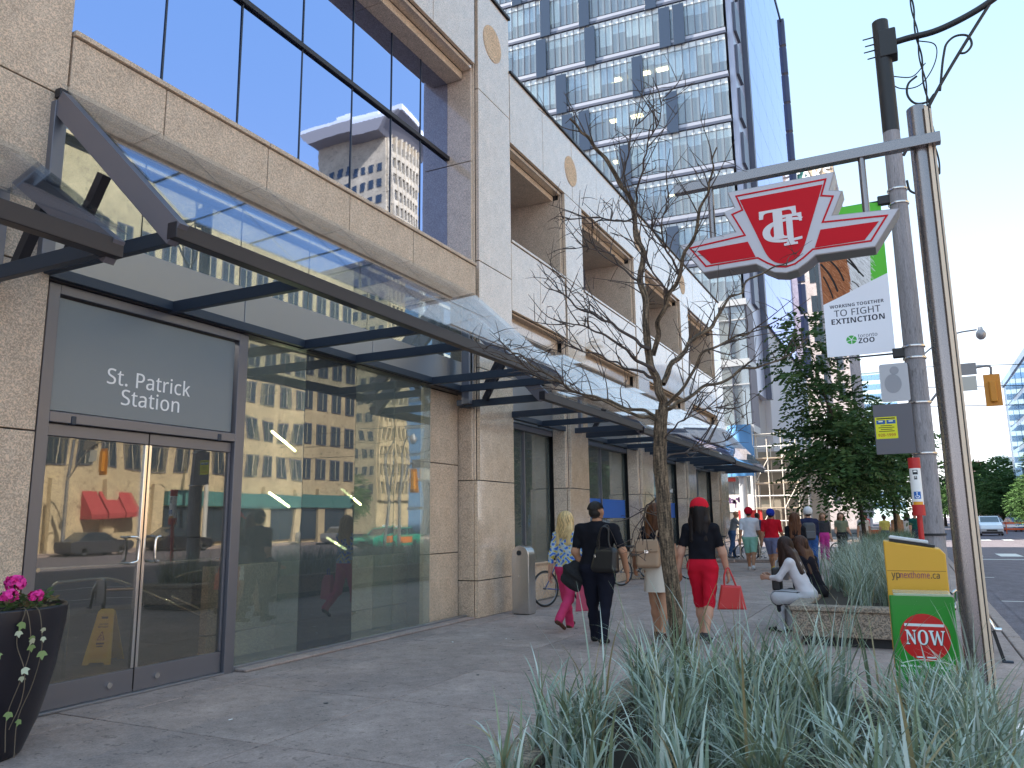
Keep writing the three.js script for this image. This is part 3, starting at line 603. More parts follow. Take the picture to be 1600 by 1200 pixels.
{
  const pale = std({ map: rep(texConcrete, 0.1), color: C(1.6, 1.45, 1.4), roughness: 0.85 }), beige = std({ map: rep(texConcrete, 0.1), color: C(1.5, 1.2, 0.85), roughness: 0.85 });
  const e1 = slabBlock('concrete_tower', 'pinkish concrete tower with lettering near the roof behind the hanging sign', -21, -6.5, -130, -160, 57, pale, winM, 5, 11, { fill: 0.3 });
  part('beige_crown', bx(-3.5, 53.6, 0.3, 7.4, 58.2, -29.9), beige, e1); part('vent_opening', bx(-1.5, 53.8, 0.35, 6, 54.9, 0.3), winM, e1);  // crown in a warmer beige than the tower wall
  { const g = words('TAKS', 1.7, fontBold, 6, true, 0.1); g.translate(4, 56, 0.34); part('lettering', g, std({ color: C(0.85, 0.9, 0.9), roughness: 0.5 }), e1); const b = bx(0.8, 55.7, 0.32, 3.6, 57.9, 0.31); part('sign_board', b, std({ color: C(0.02, 0.12, 0.11), roughness: 0.6 }), e1); }
  part('window_strip', bx(3.4, 4, 0.2, 3.9, 53, 0.1), winM, e1);
  for (let i = 0; i < 10; i++) part('side_fin', bx(7.3, 2, -2 - i * 2.8, 7.7, 56, -2.5 - i * 2.8), pale, e1);
  const e2 = slabBlock('ribbed_office_block', 'lower grey concrete block with upright ribs behind the leafy tree', -26, -9.3, -172, -230, 33, std({ color: C(0.42, 0.41, 0.42), roughness: 0.9 }), winM, 7, 7, {});
  for (let i = 0; i < 14; i++) part('rib', bx(8.35, 2, -1 - i * 4, 9.0, 33.4, -2.6 - i * 4), pale, e2);
  const gb = slabBlock('blue_glass_block', 'blue glass office block at the right edge of the avenue', 14.3, 33.4, -100, -140, 21, std({ color: C(0.16, 0.3, 0.5), roughness: 0.2, metalness: 0.5 }), winB, 9, 5, { fill: 0.9 });
  for (let k = 0; k < 5; k++) for (let i = 0; i < 6; i++) part('window', bx(-9.62, 4.5 + k * 3.35, -1 - i * 6, -9.56, 7.2 + k * 3.35, -6.4 - i * 6), winB, gb);
  const brick = std({ color: C(0.3, 0.2, 0.2), roughness: 0.9 });
  slabBlock('brick_block', 'far brown brick apartment block above the trees', 13.4, 18, -250, -262, 15.5, brick, winM, 6, 6, {});
  slabBlock('gabled_hall', 'far low brick hall with a small tower beside the brown block', 17.5, 22.6, -252, -262, 9.5, brick, winM, 6, 3, {});
  const gl = slabBlock('pale_glass_block', 'far pale glass block behind the dark evergreen', 22, 32, -255, -275, 17.5, std({ color: C(0.5, 0.6, 0.65), roughness: 0.3 }), winB, 8, 6, { fill: 0.8 });
  slabBlock('distant_tower', 'distant pale tower glimpsed between the two poles', 4.2, 9.5, -330, -350, 26, std({ color: C(0.6, 0.6, 0.63), roughness: 0.8 }), winM, 8, 9, {});
  slabBlock('distant_slab', 'distant pale green glass slab left of the concrete pole', -12, -1, -300, -320, 52, std({ color: C(0.5, 0.62, 0.62), roughness: 0.4 }), winB, 9, 14, { fill: 0.85 });
}
// ---------------------------------------------------------------- the far side of the avenue, seen mirrored in the glass
{
  const creamS = std({ map: rep(texConcrete, 0.08), color: C(1.72, 1.42, 0.86), roughness: 0.9 }), trim = std({ color: C(0.5, 0.43, 0.3), roughness: 0.9 });
  function west(name, label, x, z0, z1, h, colW, rowH, y0, mat, opt = {}) {   // a block whose street front looks to -x
    const b = thing(name, label, 'building', [x, 0, (z0 + z1) / 2]), L = z0 - z1, n = Math.round(L / colW), rows = Math.floor((h - y0 - 1.2) / rowH);
    part('wall', bx(0, 0, L / 2, opt.depth || 22, h, -L / 2), mat, b);
    part('cornice', bx(-0.35, h, L / 2 + 0.3, (opt.depth || 22) + 0.3, h + 0.7, -L / 2 - 0.3), opt.top || trim, b);
    const fr = uvm(new THREE.BoxGeometry(0.12, opt.wh + 0.24, opt.ww + 0.24)), gl = uvm(new THREE.BoxGeometry(0.06, opt.wh, opt.ww)), bar_ = uvm(new THREE.BoxGeometry(0.05, opt.wh, 0.06));
    for (let k = 0; k < rows; k++) for (let i = 0; i < n; i++) {
      const y = y0 + k * rowH + rowH / 2, z = L / 2 - (i + 0.5) * L / n;
      const w = part('window', fr, M.frame, b, [-0.02, y, z]); part('pane', gl, winM, w, [-0.06, 0, 0]); part('glazing_bar', bar_, trim, w, [-0.09, 0, 0]);
    }
    return b;
  }
  const a = west('cream_office_building', 'sunlit cream office building across the avenue with red awnings', 38.2, -8, -66, 29.2, 2.05, 3.35, 5.2, creamS, { ww: 1.15, wh: 1.75 });
  for (let i = 0; i < 14; i++) part('pilaster', bx(-0.45, 0, 28 - i * 4.1, 0, 5, 27.1 - i * 4.1), creamS, a);
  for (let i = 0; i < 3; i++) {
    const z = 0.9 - i * 1.35, red = std({ color: C(0.38, 0.05, 0.05), roughness: 0.8 });
    part('awning', (() => { const g = extr([[0, 0], [0, 1.9], [-1.3, 0.35], [-1.3, 0]], 1.2); g.translate(0, 2.3, z - 1.2); return g; })(), red, a, null, 'red awning over the pavement');
  }
  const teal = std({ color: C(0.07, 0.2, 0.19), roughness: 0.6 });
  part('shop_sign', bx(-0.6, 3.2, -6, -0.1, 4.4, -28), teal, a); part('shop_window', bx(-0.2, 0.3, -6, -0.05, 3.1, -28), winM, a);
  // flared-top slab tower: plain banded end wall to the south, ribbed front to the avenue
  const bz = -122, bt = thing('flared_roof_tower', 'beige slab tower with a flared white roof across the avenue', 'building', [74, 0, bz]);
  part('wall', bx(0, 0, 0, 18, 80, -11), creamS, bt);
  const under = std({ color: C(0.3, 0.27, 0.24), roughness: 0.9 }), whiteM = std({ color: C(0.75, 0.74, 0.7), roughness: 0.6 });
  part('flare', (() => { const g = extr([[-0.2, 80], [18.2, 80], [20.5, 82.5], [-2.6, 82.5]], 17.4); g.translate(0, 0, -14.2); return g; })(), under, bt);
  part('roof_slab', bx(-3.0, 82.5, 2.6, 20.8, 83.6, -13.6), whiteM, bt);
  part('penthouse', bx(3, 83.6, -2, 15, 87.5, -10), whiteM, bt); part('penthouse', bx(-1, 83.6, -3, 4, 85.5, -11), whiteM, bt);
  const sG = uvm(new THREE.BoxGeometry(1.15, 1.75, 0.14));
  for (let k = 0; k < 20; k++) for (let i = 0; i < 8; i++) part('window', sG, winM, bt, [1.5 + i * 2.1, 8 + k * 3.45, 0.02]);
  for (let k = 0; k < 21; k++) { part('spandrel_band', bx(-0.5, 6 + k * 3.45, -0.2, -0.02, 7.2 + k * 3.45, -10.9), creamS, bt); part('window_strip', bx(-0.05, 7.2 + k * 3.45, -0.3, -0.015, 9.4 + k * 3.45, -10.8), winM, bt); }
  for (let i = 0; i < 8; i++) part('upright_rib', bx(-0.62, 6, -0.3 - i * 1.4, -0.01, 80, -0.7 - i * 1.4), creamS, bt);
  // long ribbed block farther on
  const rb = thing('ribbed_cream_block', 'sunlit cream block with close ribs and sun hoods across the avenue', 'building', [38.2, 0, -126]);
  part('wall', bx(0, 0, 22, 6, 26, -26), creamS, rb);
  for (let k = 0; k < 7; k++) part('sun_hood', bx(-0.8, 4.2 + k * 3.2, 22, 0, 4.7 + k * 3.2, -26), creamS, rb);
  for (let i = 0; i < 34; i++) part('upright_rib', bx(-0.55, 4, 21.7 - i * 1.42, 0, 26, 21.4 - i * 1.42), creamS, rb);
  for (let k = 0; k < 7; k++) part('window_strip', bx(-0.04, 4.7 + k * 3.2, 21.8, -0.005, 7.3 + k * 3.2, -25.8), winM, rb);
  const gt = thing('teal_glass_block', 'teal glass block between the cream buildings across the avenue', 'building', [47, 0, -98]);
  part('wall', bx(0, 0, 4.9, 3, 40, -4), winB, gt);
  for (let k = 0; k < 10; k++) part('floor_band', bx(-0.2, 3.6 + k * 3.8, 5.1, 3.1, 4.0 + k * 3.8, -4.1), whiteM, gt);
  part('corner_post', bx(-0.3, 0, 5.3, 0.4, 40, 4.6), whiteM, gt);
}

// ---------------------------------------------------------------- drawn print (flat lettering and pictures)
function canvasTex(w, h, draw) {
  const c = document.createElement('canvas'); c.width = w; c.height = h; const x = c.getContext('2d'); draw(x, w, h);
  const t = new THREE.CanvasTexture(c); t.colorSpace = THREE.SRGBColorSpace; t.magFilter = THREE.LinearFilter; return t;
}
// a printed face w by h that looks to +z
function printed(w, h, t, rough = 0.6) { return [new THREE.PlaneGeometry(w, h), std({ map: t, roughness: rough })]; }

// ---------------------------------------------------------------- hanging transit sign on its steel post
{
  const o = thing('transit_sign', 'red and silver subway sign hung from a steel post beside the kerb', 'sign', [0.33, -0.045, -6.8]);
  const post = std({ color: C(0.25, 0.235, 0.24), roughness: 0.34, metalness: 0.85, roughnessMap: texStreak }), strip = std({ color: C(0.62, 0.5, 0.38), roughness: 0.45, metalness: 0.3 });
  part('post', rod([0, 0.046, 0], [0, 4.93, 0], 0.082, 0.076, 28), post, o);
  part('post_cap', rod([0, 4.93, 0], [0, 4.945, 0], 0.07, 0.06, 28), post, o);
  part('cover_strip', rbx(0.05, 0.15, 0.078, 0.078, 4.9, 0.045, 0.004), strip, o); part('cover_strip', rbx(0.082, 0.15, 0.035, 0.104, 4.9, 0.0, 0.004), strip, o);
  part('seam', bx(0.072, 0.15, 0.05, 0.088, 4.9, 0.038), M.black, o);
  part('base_drum', lathe([[0, 0.05], [0.24, 0.05], [0.245, 0.06], [0.245, 0.17], [0.235, 0.185], [0, 0.185]], 40), M.steel, o, [0.09, 0, 0.05]);
  part('beam', rbx(-2.0, 4.56, 0.05, 0.14, 4.65, 0.13, 0.006), post, o);
  const xc = -1.08, Z0 = -0.02, D = 0.2;
  for (const x of [-0.6, 0.64]) part('hanger', rod([xc + x, 4.0, 0.09], [xc + x, 4.57, 0.09], 0.028, 0.028, 12), post, o);
  const half = [[0.43, 4.45], [0.38, 4.3], [0.475, 4.275], [0.385, 4.08], [0.875, 4.045], [0.68, 3.765], [0.235, 3.77], [0.17, 3.72], [0.09, 3.672], [0, 3.655]];
  const outline = [...half, ...half.slice(0, -1).reverse().map(p => [-p[0], p[1]])];
  function inset(poly, d) {
    const n = poly.length, r = [];
    for (let i = 0; i < n; i++) {
      const a = poly[(i + n - 1) % n], b = poly[i], c = poly[(i + 1) % n];
      let u = [b[0] - a[0], b[1] - a[1]], v = [c[0] - b[0], c[1] - b[1]]; const lu = Math.hypot(...u), lv = Math.hypot(...v); u = [u[0] / lu, u[1] / lu]; v = [v[0] / lv, v[1] / lv];
      const n1 = [-u[1], u[0]], n2 = [-v[1], v[0]]; let m = [n1[0] + n2[0], n1[1] + n2[1]]; const k = Math.max(0.35, (1 + n1[0] * n2[0] + n1[1] * n2[1]));
      r.push([b[0] - m[0] * d / k, b[1] - m[1] * d / k]);
    }
    return r;
  }
  const silver = std({ color: C(0.46, 0.45, 0.49), roughness: 0.42, metalness: 0.15 }), red = phy({ color: C(0.5, 0.012, 0.022), roughness: 0.6, specularIntensity: 0.25 }), edge = std({ color: C(0.30, 0.28, 0.28), roughness: 0.4, metalness: 0.5 });
  const body = part('sign_box', (() => { const g = extr(outline, D, 0.006); g.translate(xc, 0, Z0); return g; })(), edge, o);
  const face = extr(inset(outline, 0.004), 0.004); face.translate(xc, 0, Z0 + D + 0.006); part('sign_face', face, silver, o);
  const zf = Z0 + D + 0.0105;
  const ring = extr(inset(outline, 0.042), 0.003, 0, [inset(outline, 0.056).reverse()]); ring.translate(xc, 0, zf); part('red_line', ring, red, o);
  const key = new THREE.Shape(); key.moveTo(-0.335, 4.36); key.lineTo(0.335, 4.36); key.lineTo(0.16, 3.87); key.quadraticCurveTo(0.11, 3.735, 0, 3.735); key.quadraticCurveTo(-0.11, 3.735, -0.16, 3.87); key.closePath();
  const kg = extr(key, 0.004); kg.translate(xc, 0, zf); part('red_field', kg, red, o);
  for (const s of [-1, 1]) { const g = extr((s > 0 ? [[0.29, 3.975], [0.725, 3.965], [0.61, 3.83], [0.235, 3.83]] : [[-0.29, 3.975], [-0.235, 3.83], [-0.61, 3.83], [-0.725, 3.965]]), 0.004); g.translate(xc, 0, zf); part('red_field', g, red, o); }
  const mono = [];
  { const t = words('T', 0.27, fontSerif, 0.30, true, 0.004); t.translate(xc - 0.035, 3.95, zf + 0.0045); mono.push(t); const u = words('T', 0.27, fontSerif, 0.20, true, 0.004); u.translate(xc + 0.055, 3.885, zf + 0.005); mono.push(u); const c = words('C', 0.20, font, 0.33, true, 0.003); c.translate(xc - 0.0, 3.92, zf + 0.004); mono.push(c); }
  part('monogram', merge(mono), std({ color: C(0.62, 0.6, 0.62), roughness: 0.5 }), o);
}
// ---------------------------------------------------------------- concrete pole with lamp arm, cable, banner and sign backs
{
  const PX = 0.24, PZ = -12.5;
  const o = thing('utility_pole', 'grey concrete utility pole with a black top and scrolled lamp arm', 'pole', [PX, 0, PZ]);
  const conc = std({ map: rep(texConcrete, 1.2), color: C(0.98, 0.95, 0.95), roughness: 0.92, bumpMap: bumpNoise, bumpScale: 0.006 });
  part('shaft', rod([0, 0, 0], [0, 7.35, 0], 0.155, 0.118, 20), conc, o); part('black_top', rod([0, 7.35, 0], [0, 9.2, 0], 0.12, 0.116, 20), M.black, o);
  part('lamp_arm', tube([[0.08, 8.8, 0], [0.35, 8.82, 0], [0.7, 8.82, 0], [1.05, 8.9, 0], [1.45, 9.06, 0], [2.0, 9.42, 0], [2.8, 10.1, 0]], 0.048, 10, 40), M.black, o);
  part('arm_clamp', rbx(-0.05, 8.55, 0.13, 0.2, 9.0, -0.13, 0.02), M.black, o);
  part('arm_brace', tube([[0.13, 6.95, 0], [0.75, 8.0, 0], [1.47, 9.05, 0], [1.8, 9.5, 0]], 0.024, 8, 20), M.black, o);
  const sc = 0.017;
  part('scroll', tube([[0.98, 8.38, 0], [1.08, 8.36, 0], [1.17, 8.46, 0], [1.13, 8.62, 0], [0.98, 8.66, 0], [0.86, 8.58, 0], [0.8, 8.4, 0], [0.7, 7.85, 0]], sc, 8, 60), M.black, o);
  part('scroll', tube([[0.62, 7.82, 0], [0.52, 7.72, 0], [0.36, 7.74, 0], [0.27, 7.9, 0], [0.3, 8.08, 0], [0.42, 8.17, 0]], sc, 8, 60), M.black, o);
  part('scroll', tube([[0.14, 6.55, 0], [0.17, 6.38, 0], [0.27, 6.32, 0], [0.34, 6.42, 0], [0.3, 6.55, 0]], sc, 8, 30), M.black, o);
  for (const [y, l] of [[8.98, 0.24], [8.86, 0.2], [8.76, 0.24], [8.64, 0.17]]) part('bolt', rod([-0.1, y, 0], [-0.12 - l * 0.6, y - 0.02, 0.03], 0.012, 0.01, 6), M.black, o);
  for (const y of [6.42, 6.2, 4.02, 3.85, 3.2, 2.48, 1.36]) part('steel_band', lathe([[0.137 + (6.5 - y) * 0.005, -0.015], [0.143 + (6.5 - y) * 0.005, -0.012], [0.143 + (6.5 - y) * 0.005, 0.012], [0.137 + (6.5 - y) * 0.005, 0.015]], 20), y < 2 ? M.rubber : M.steel, o, [0, y, 0]);
  for (const y of [6.3, 3.95]) { part('banner_bracket', rbx(-0.28, y - 0.07, 0.05, -0.11, y + 0.07, -0.05, 0.015), M.black, o); part('banner_arm', rod([-0.2, y, 0], [-1.12, y - 0.0, 0], 0.014, 0.012, 8), M.black, o); }
  part('conduit', rod([0.13, 0, -0.1], [0.09, 6.2, -0.08], 0.022), M.steelBlue, o);
  const cab = thing('power_cable', 'dark twisted service cable hanging beside the lamp arm', 'cable', [0.7, 6.6, -12.6]);
  const l = []; for (let i = 0; i <= 30; i++) l.push([0.12 - i * 0.006 + Math.sin(i * 1.1) * 0.018, i * 0.15, Math.cos(i * 1.1) * 0.018]); part('strand', tube(l, 0.014, 6, 150), M.black, cab);
  const l2 = []; for (let i = 0; i <= 30; i++) l2.push([0.12 - i * 0.006 - Math.sin(i * 1.1) * 0.018, i * 0.15, -Math.cos(i * 1.1) * 0.018]); part('strand', tube(l2, 0.012, 6, 150), M.black, cab);
  part('slack_loop', tube([[0.02, 2.2, 0], [0.25, 2.05, 0.02], [0.22, 1.75, 0.03], [-0.02, 1.45, 0.02], [-0.3, 1.5, 0], [-0.42, 1.72, 0], [-0.1, 1.62, 0.02], [0.1, 1.8, 0]], 0.009, 6, 60), M.black, cab);

  // banner
  const bn = thing('street_banner', 'zoo banner with tiger fur picture hanging from the concrete pole', 'banner', [-0.46, 4.0, PZ]);
  const t = canvasTex(512, 1408, (x, w, h) => {
    x.fillStyle = '#e8e8ee'; x.fillRect(0, 0, w, h);
    x.save(); x.beginPath(); x.moveTo(0, 0); x.lineTo(w, 0); x.lineTo(w, 690); x.lineTo(0, 905); x.closePath(); x.clip();
    x.fillStyle = '#dcdad8'; x.fillRect(0, 0, w, 920);
    x.fillStyle = '#5fbf3c'; x.fillRect(0, 0, w, 150); x.beginPath(); x.moveTo(w, 100); x.lineTo(w - 70, 140); x.lineTo(w - 110, 400); x.lineTo(w - 130, 745); x.lineTo(w, 700); x.closePath(); x.fill();
    x.fillStyle = '#a4633c'; x.beginPath(); x.moveTo(0, 180); x.quadraticCurveTo(250, 300, 215, 560); x.quadraticCurveTo(250, 760, 190, 880); x.lineTo(0, 920); x.closePath(); x.fill();
    let s = 77; const r = () => { s = (s * 1103515245 + 12345) & 0x7fffffff; return s / 0x7fffffff; };
    for (let i = 0; i < 900; i++) { const px = r() * 400, py = 130 + r() * 780; x.strokeStyle = px < 210 ? ['#8d4f2c', '#b8764a', '#c78d64', '#7a4327'][i % 4] : ['#f3f2f0', '#c9c6c4', '#e6e4e2', '#b9b4b0'][i % 4]; x.lineWidth = 3; x.beginPath(); x.moveTo(px, py); x.lineTo(px + 18 + r() * 16, py + 30 + r() * 24); x.stroke(); }
    x.strokeStyle = '#231d1c'; x.lineCap = 'round';
    for (const [ax, ay, bx_, by, cx, cy, lw] of [[10, 520, 90, 640, 120, 790, 16], [60, 470, 150, 570, 175, 700, 14], [170, 420, 250, 520, 300, 650, 15], [215, 520, 280, 610, 330, 690, 12], [270, 360, 330, 400, 380, 470, 12], [300, 430, 340, 470, 390, 500, 10], [20, 640, 60, 740, 80, 850, 12], [240, 720, 290, 760, 300, 820, 8], [60, 170, 200, 120, 330, 190, 20], [90, 230, 210, 190, 330, 250, 14]]) { x.lineWidth = lw; x.beginPath(); x.moveTo(ax, ay); x.quadraticCurveTo(bx_, by, cx, cy); x.stroke(); }
    x.restore();
    x.fillStyle = '#2a2d3a'; x.textAlign = 'center';
    x.font = 'bold 41px sans-serif'; x.fillText('WORKING TOGETHER', 256, 950, 420); x.font = '84px sans-serif'; x.fillText('TO FIGHT', 256, 1032, 420); x.font = 'bold 72px sans-serif'; x.fillText('EXTINCTION', 256, 1104, 420);
    x.fillStyle = '#4aa84a'; x.beginPath(); x.arc(195, 1262, 40, 0, 7); x.fill(); x.strokeStyle = '#e8e8ee'; x.lineWidth = 6; for (let i = 0; i < 5; i++) { x.beginPath(); x.moveTo(195, 1262); x.lineTo(195 + 44 * Math.cos(i * 1.26 + 0.3), 1262 + 44 * Math.sin(i * 1.26 + 0.3)); x.stroke(); }
    x.fillStyle = '#3a3d48'; x.textAlign = 'left'; x.font = '48px sans-serif'; x.fillText('toronto', 245, 1250, 150); x.font = 'bold 62px sans-serif'; x.fillText('ZOO', 245, 1302, 150);
  });
  const g = new THREE.PlaneGeometry(0.92, 2.32, 12, 24), p = g.attributes.position;
  for (let i = 0; i < p.count; i++) p.setZ(i, 0.02 * Math.sin(p.getX(i) * 4 + p.getY(i) * 1.4) + 0.012 * Math.sin(p.getY(i) * 4));
  g.computeVertexNormals(); g.translate(0, 1.14, 0.02); part('printed_cloth', g, std({ map: t, roughness: 0.8, side: THREE.DoubleSide }), bn);
  const g2 = g.clone(); g2.translate(0, 0, -0.006); part('back_cloth', g2, std({ color: C(0.7, 0.7, 0.72), roughness: 0.85, side: THREE.DoubleSide }), bn);

  const pl = thing('round_cornered_sign', 'back of a small round-cornered steel sign on the concrete pole', 'sign', [-0.05, 3.22, PZ + 0.2]);
  const sh = (w, h, r) => { const s = new THREE.Shape(); s.moveTo(-w / 2 + r, 0); s.lineTo(w / 2 - r, 0); s.quadraticCurveTo(w / 2, 0, w / 2, r); s.lineTo(w / 2, h - r); s.quadraticCurveTo(w / 2, h, w / 2 - r, h); s.lineTo(-w / 2 + r, h); s.quadraticCurveTo(-w / 2, h, -w / 2, h - r); s.lineTo(-w / 2, r); s.quadraticCurveTo(-w / 2, 0, -w / 2 + r, 0); return s; };
  part('plate', extr(sh(0.37, 0.55, 0.04), 0.004), std({ color: C(0.42, 0.42, 0.44), roughness: 0.5, metalness: 0.5 }), pl);
  { const q = new THREE.CylinderGeometry(0.11, 0.11, 0.002, 24); q.rotateX(Math.PI / 2); q.scale(1, 1.25, 1); q.translate(-0.02, 0.26, 0.0055); const q2 = new THREE.CylinderGeometry(0.055, 0.06, 0.002, 20); q2.rotateX(Math.PI / 2); q2.translate(0.01, 0.45, 0.0055); part('glue_stain', merge([q.toNonIndexed(), q2.toNonIndexed()]), std({ color: C(0.33, 0.33, 0.35), roughness: 0.7, metalness: 0.3 }), pl); }
  part('bracket', rbx(0.0, 0.5, -0.01, 0.2, 0.54, -0.06, 0.006), M.steelBlue, pl);
  const rs = thing('grey_sign_back', 'back of a grey rectangular sign with a yellow sticker on the concrete pole', 'sign', [-0.115, 2.48, PZ + 0.2]);
  part('plate', rbx(-0.25, 0, 0, 0.25, 0.71, -0.005, 0.002), std({ color: C(0.13, 0.125, 0.14), roughness: 0.6, metalness: 0.2 }), rs);
  const st = canvasTex(256, 280, (x) => { x.fillStyle = '#d9d51c'; x.fillRect(0, 0, 256, 280); x.fillStyle = '#245a9a'; x.fillRect(14, 40, 105, 50); x.fillRect(135, 40, 105, 50); x.fillStyle = '#e6e6c0'; x.fillRect(40, 48, 50, 16); x.fillRect(160, 48, 50, 16); x.fillStyle = '#33330c'; x.font = 'bold 30px sans-serif'; x.textAlign = 'center'; x.fillRect(20, 12, 216, 16); for (let i = 0; i < 4; i++) x.fillRect(60 - (i % 2) * 25, 108 + i * 24, 136 + (i % 2) * 50, 9); x.fillStyle = '#b06a14'; x.font = 'bold 50px sans-serif'; x.fillText('920-1999', 128, 250, 226); });
  { const [q, m] = printed(0.28, 0.31, st); q.translate(-0.095, 0.375, 0.0015); part('sticker', q, m, rs); }
  const bs = thing('bus_stop_post', 'red bus stop post with a white panel in front of the concrete pole', 'bus stop', [0.09, 0, -11.8]);
  const redM = std({ color: C(0.5, 0.02, 0.02), roughness: 0.5 });
  part('post', rod([0, 0, 0], [0, 1.72, 0], 0.035, 0.035, 14), redM, bs); part('top_cap', rod([0, 2.24, 0], [0, 2.38, 0], 0.075, 0.075, 20), redM, bs); part('bottom_cap', rod([0, 1.62, 0], [0, 1.76, 0], 0.078, 0.078, 20), redM, bs);
  const bt = canvasTex(128, 512, (x) => { x.fillStyle = '#ecebe8'; x.fillRect(0, 0, 128, 512); x.fillStyle = '#20242c'; x.fillRect(34, 24, 60, 66); x.fillStyle = '#ecebe8'; x.fillRect(44, 34, 40, 22); x.fillStyle = '#555'; x.fillRect(46, 110, 36, 50); x.fillStyle = '#ecebe8'; x.fillRect(54, 118, 20, 14); x.fillStyle = '#1762b0'; x.fillRect(24, 330, 84, 100); x.fillStyle = '#fff'; x.beginPath(); x.arc(62, 346, 8, 0, 7); x.fill(); x.lineWidth = 8; x.strokeStyle = '#fff'; x.beginPath(); x.moveTo(62, 356); x.lineTo(62, 388); x.lineTo(84, 390); x.lineTo(92, 412); x.stroke(); x.beginPath(); x.arc(64, 398, 20, 0.6, 3.9); x.stroke(); x.fillStyle = '#e8a22a'; x.fillRect(0, 470, 128, 42); });
  const cy = new THREE.CylinderGeometry(0.073, 0.073, 0.48, 20, 1, true, -0.9, 1.8); cy.translate(0, 2.0, 0); part('panel', cy, std({ map: bt, roughness: 0.5, side: THREE.DoubleSide }), bs);
  part('panel_back', rod([0, 1.76, 0], [0, 2.24, 0], 0.068, 0.068, 20), M.white, bs);
}
// ---------------------------------------------------------------- newspaper boxes, bench, steel litter post
{
  const gM = std({ color: C(0.02, 0.24, 0.025), roughness: 0.42 }), yM = std({ color: C(0.72, 0.38, 0.03), roughness: 0.45 });
  const o = thing('newspaper_box', 'green newspaper box with a big red disc on its front', 'newspaper box', [-0.0, 0, -7.5], 0.04);
  part('cabinet', (() => { const g = extr([[-0.2, 0.03], [0.2, 0.03], [0.2, 0.93], [-0.2, 0.96]], 0.44, 0.012); g.rotateY(Math.PI / 2); g.translate(-0.22, 0, 0); return g; })(), gM, o);
  part('foot_frame', bx(-0.2, 0, 0.17, 0.2, 0.03, -0.17), M.black, o);
  const t = canvasTex(512, 900, (x, w, h) => {
    x.fillStyle = '#1d8a26'; x.fillRect(0, 0, w, h); x.fillStyle = '#c21414'; x.beginPath(); x.ellipse(256, 300, 220, 222, 0, 0, 7); x.fill();
    x.fillStyle = '#d9e6e6'; x.fillRect(84, 172, 344, 26); x.strokeStyle = '#151515'; x.lineWidth = 5; x.font = 'bold 190px serif'; x.textAlign = 'center'; x.fillStyle = '#151515'; x.fillText('NOW', 262, 374, 350); x.fillStyle = '#dcebec'; x.fillText('NOW', 256, 368, 350);
    x.fillRect(166, 478, 70, 14); x.fillRect(258, 478, 70, 14); for (const [a, b, c] of [[20, 566, 50], [96, 560, 34], [136, 562, 26], [168, 566, 44], [228, 566, 26], [300, 572, 30], [338, 566, 20], [364, 570, 34], [404, 566, 22], [432, 572, 30]]) x.fillRect(a, b, c - 8, 16);
    x.strokeStyle = '#d9e6d9'; x.lineWidth = 8; x.beginPath(); x.moveTo(40, 545); x.quadraticCurveTo(256, 470, 480, 545); x.stroke();
  });
  { const [g, m] = printed(0.42, 0.74, t, 0.4); g.translate(0, 0.53, 0.2135); part('printed_front', g, m, o); }
  part('window', rbx(-0.2, 0.965, 0.2, 0.22, 0.99, -0.18, 0.006), phy({ color: C(0.75, 0.85, 0.75), roughness: 0.2, transmission: 0.7, thickness: 0 }), o);
  part('paper_stack', bx(-0.16, 0.93, 0.16, 0.1, 0.962, -0.1), std({ color: C(0.75, 0.62, 0.5), roughness: 0.9 }), o);
  part('chain', tube([[0.23, 0.98, 0.0], [0.27, 1.0, -0.05], [0.26, 0.9, -0.08], [0.24, 0.86, 0.02]], 0.014, 6, 24), M.steel, o);
  part('latch', rbx(0.225, 0.32, 0.05, 0.27, 0.42, -0.05, 0.006), M.black, o);
  const y = thing('newspaper_box', 'yellow newspaper box with a sloping lid behind the green one', 'newspaper box', [-0.01, 0, -8.2], 0.0);
  part('cabinet', (() => { const s = [[-0.235, 0.3], [0.235, 0.3], [0.235, 1.27], [0.2, 1.31], [-0.235, 1.38]]; const g = extr(s, 0.38, 0.01); g.translate(0, 0, -0.19); return g; })(), yM, y);
  part('pedestal', bx(-0.16, 0, 0.13, 0.16, 0.3, -0.13), M.black, y);
  part('lid_slot', (() => { const g = bx(-0.2, 0, 0.17, 0.17, 0.02, -0.17); g.rotateZ(-0.155); g.translate(0, 1.357, 0); return g; })(), M.black, y);
  part('lid', (() => { const g = rbx(-0.2, 0, 0.16, 0.12, 0.025, -0.17, 0.008); g.rotateZ(-0.155); g.translate(0, 1.38, 0); return g; })(), std({ color: C(0.6, 0.6, 0.6), roughness: 0.4 }), y);
  part('seam', bx(-0.235, 1.125, 0.2, 0.235, 1.13, 0.201), std({ color: C(0.3, 0.15, 0.02), roughness: 0.6 }), y);
  const dk = std({ color: C(0.03, 0.028, 0.03), roughness: 0.5 });
  let g = words('yp', 0.062, font, 0.068); g.translate(-0.2, 1.065, 0.2005); part('lettering', g, dk, y);
  g = words('nexthome', 0.056, font, 0.235); g.translate(-0.13, 1.065, 0.2005); part('lettering', g, std({ color: C(0.28, 0.05, 0.12), roughness: 0.5 }), y);
  g = words('.ca', 0.056, font, 0.07); g.translate(0.112, 1.065, 0.2005); part('lettering', g, dk, y);
  const b = thing('steel_bench_end', 'low rounded steel bench end with a black leg beside the kerb', 'bench', [0.58, 0, -10.6]);
  part('end_plate', (() => { const s = new THREE.Shape(); s.moveTo(-0.16, 0.1); s.lineTo(0.1, 0.1); s.lineTo(0.1, 0.45); s.quadraticCurveTo(0.08, 0.6, -0.03, 0.6); s.quadraticCurveTo(-0.16, 0.6, -0.16, 0.45); s.closePath(); const q = extr(s, 0.04, 0.006); q.translate(0, 0, -0.02); return q; })(), M.steel, b);
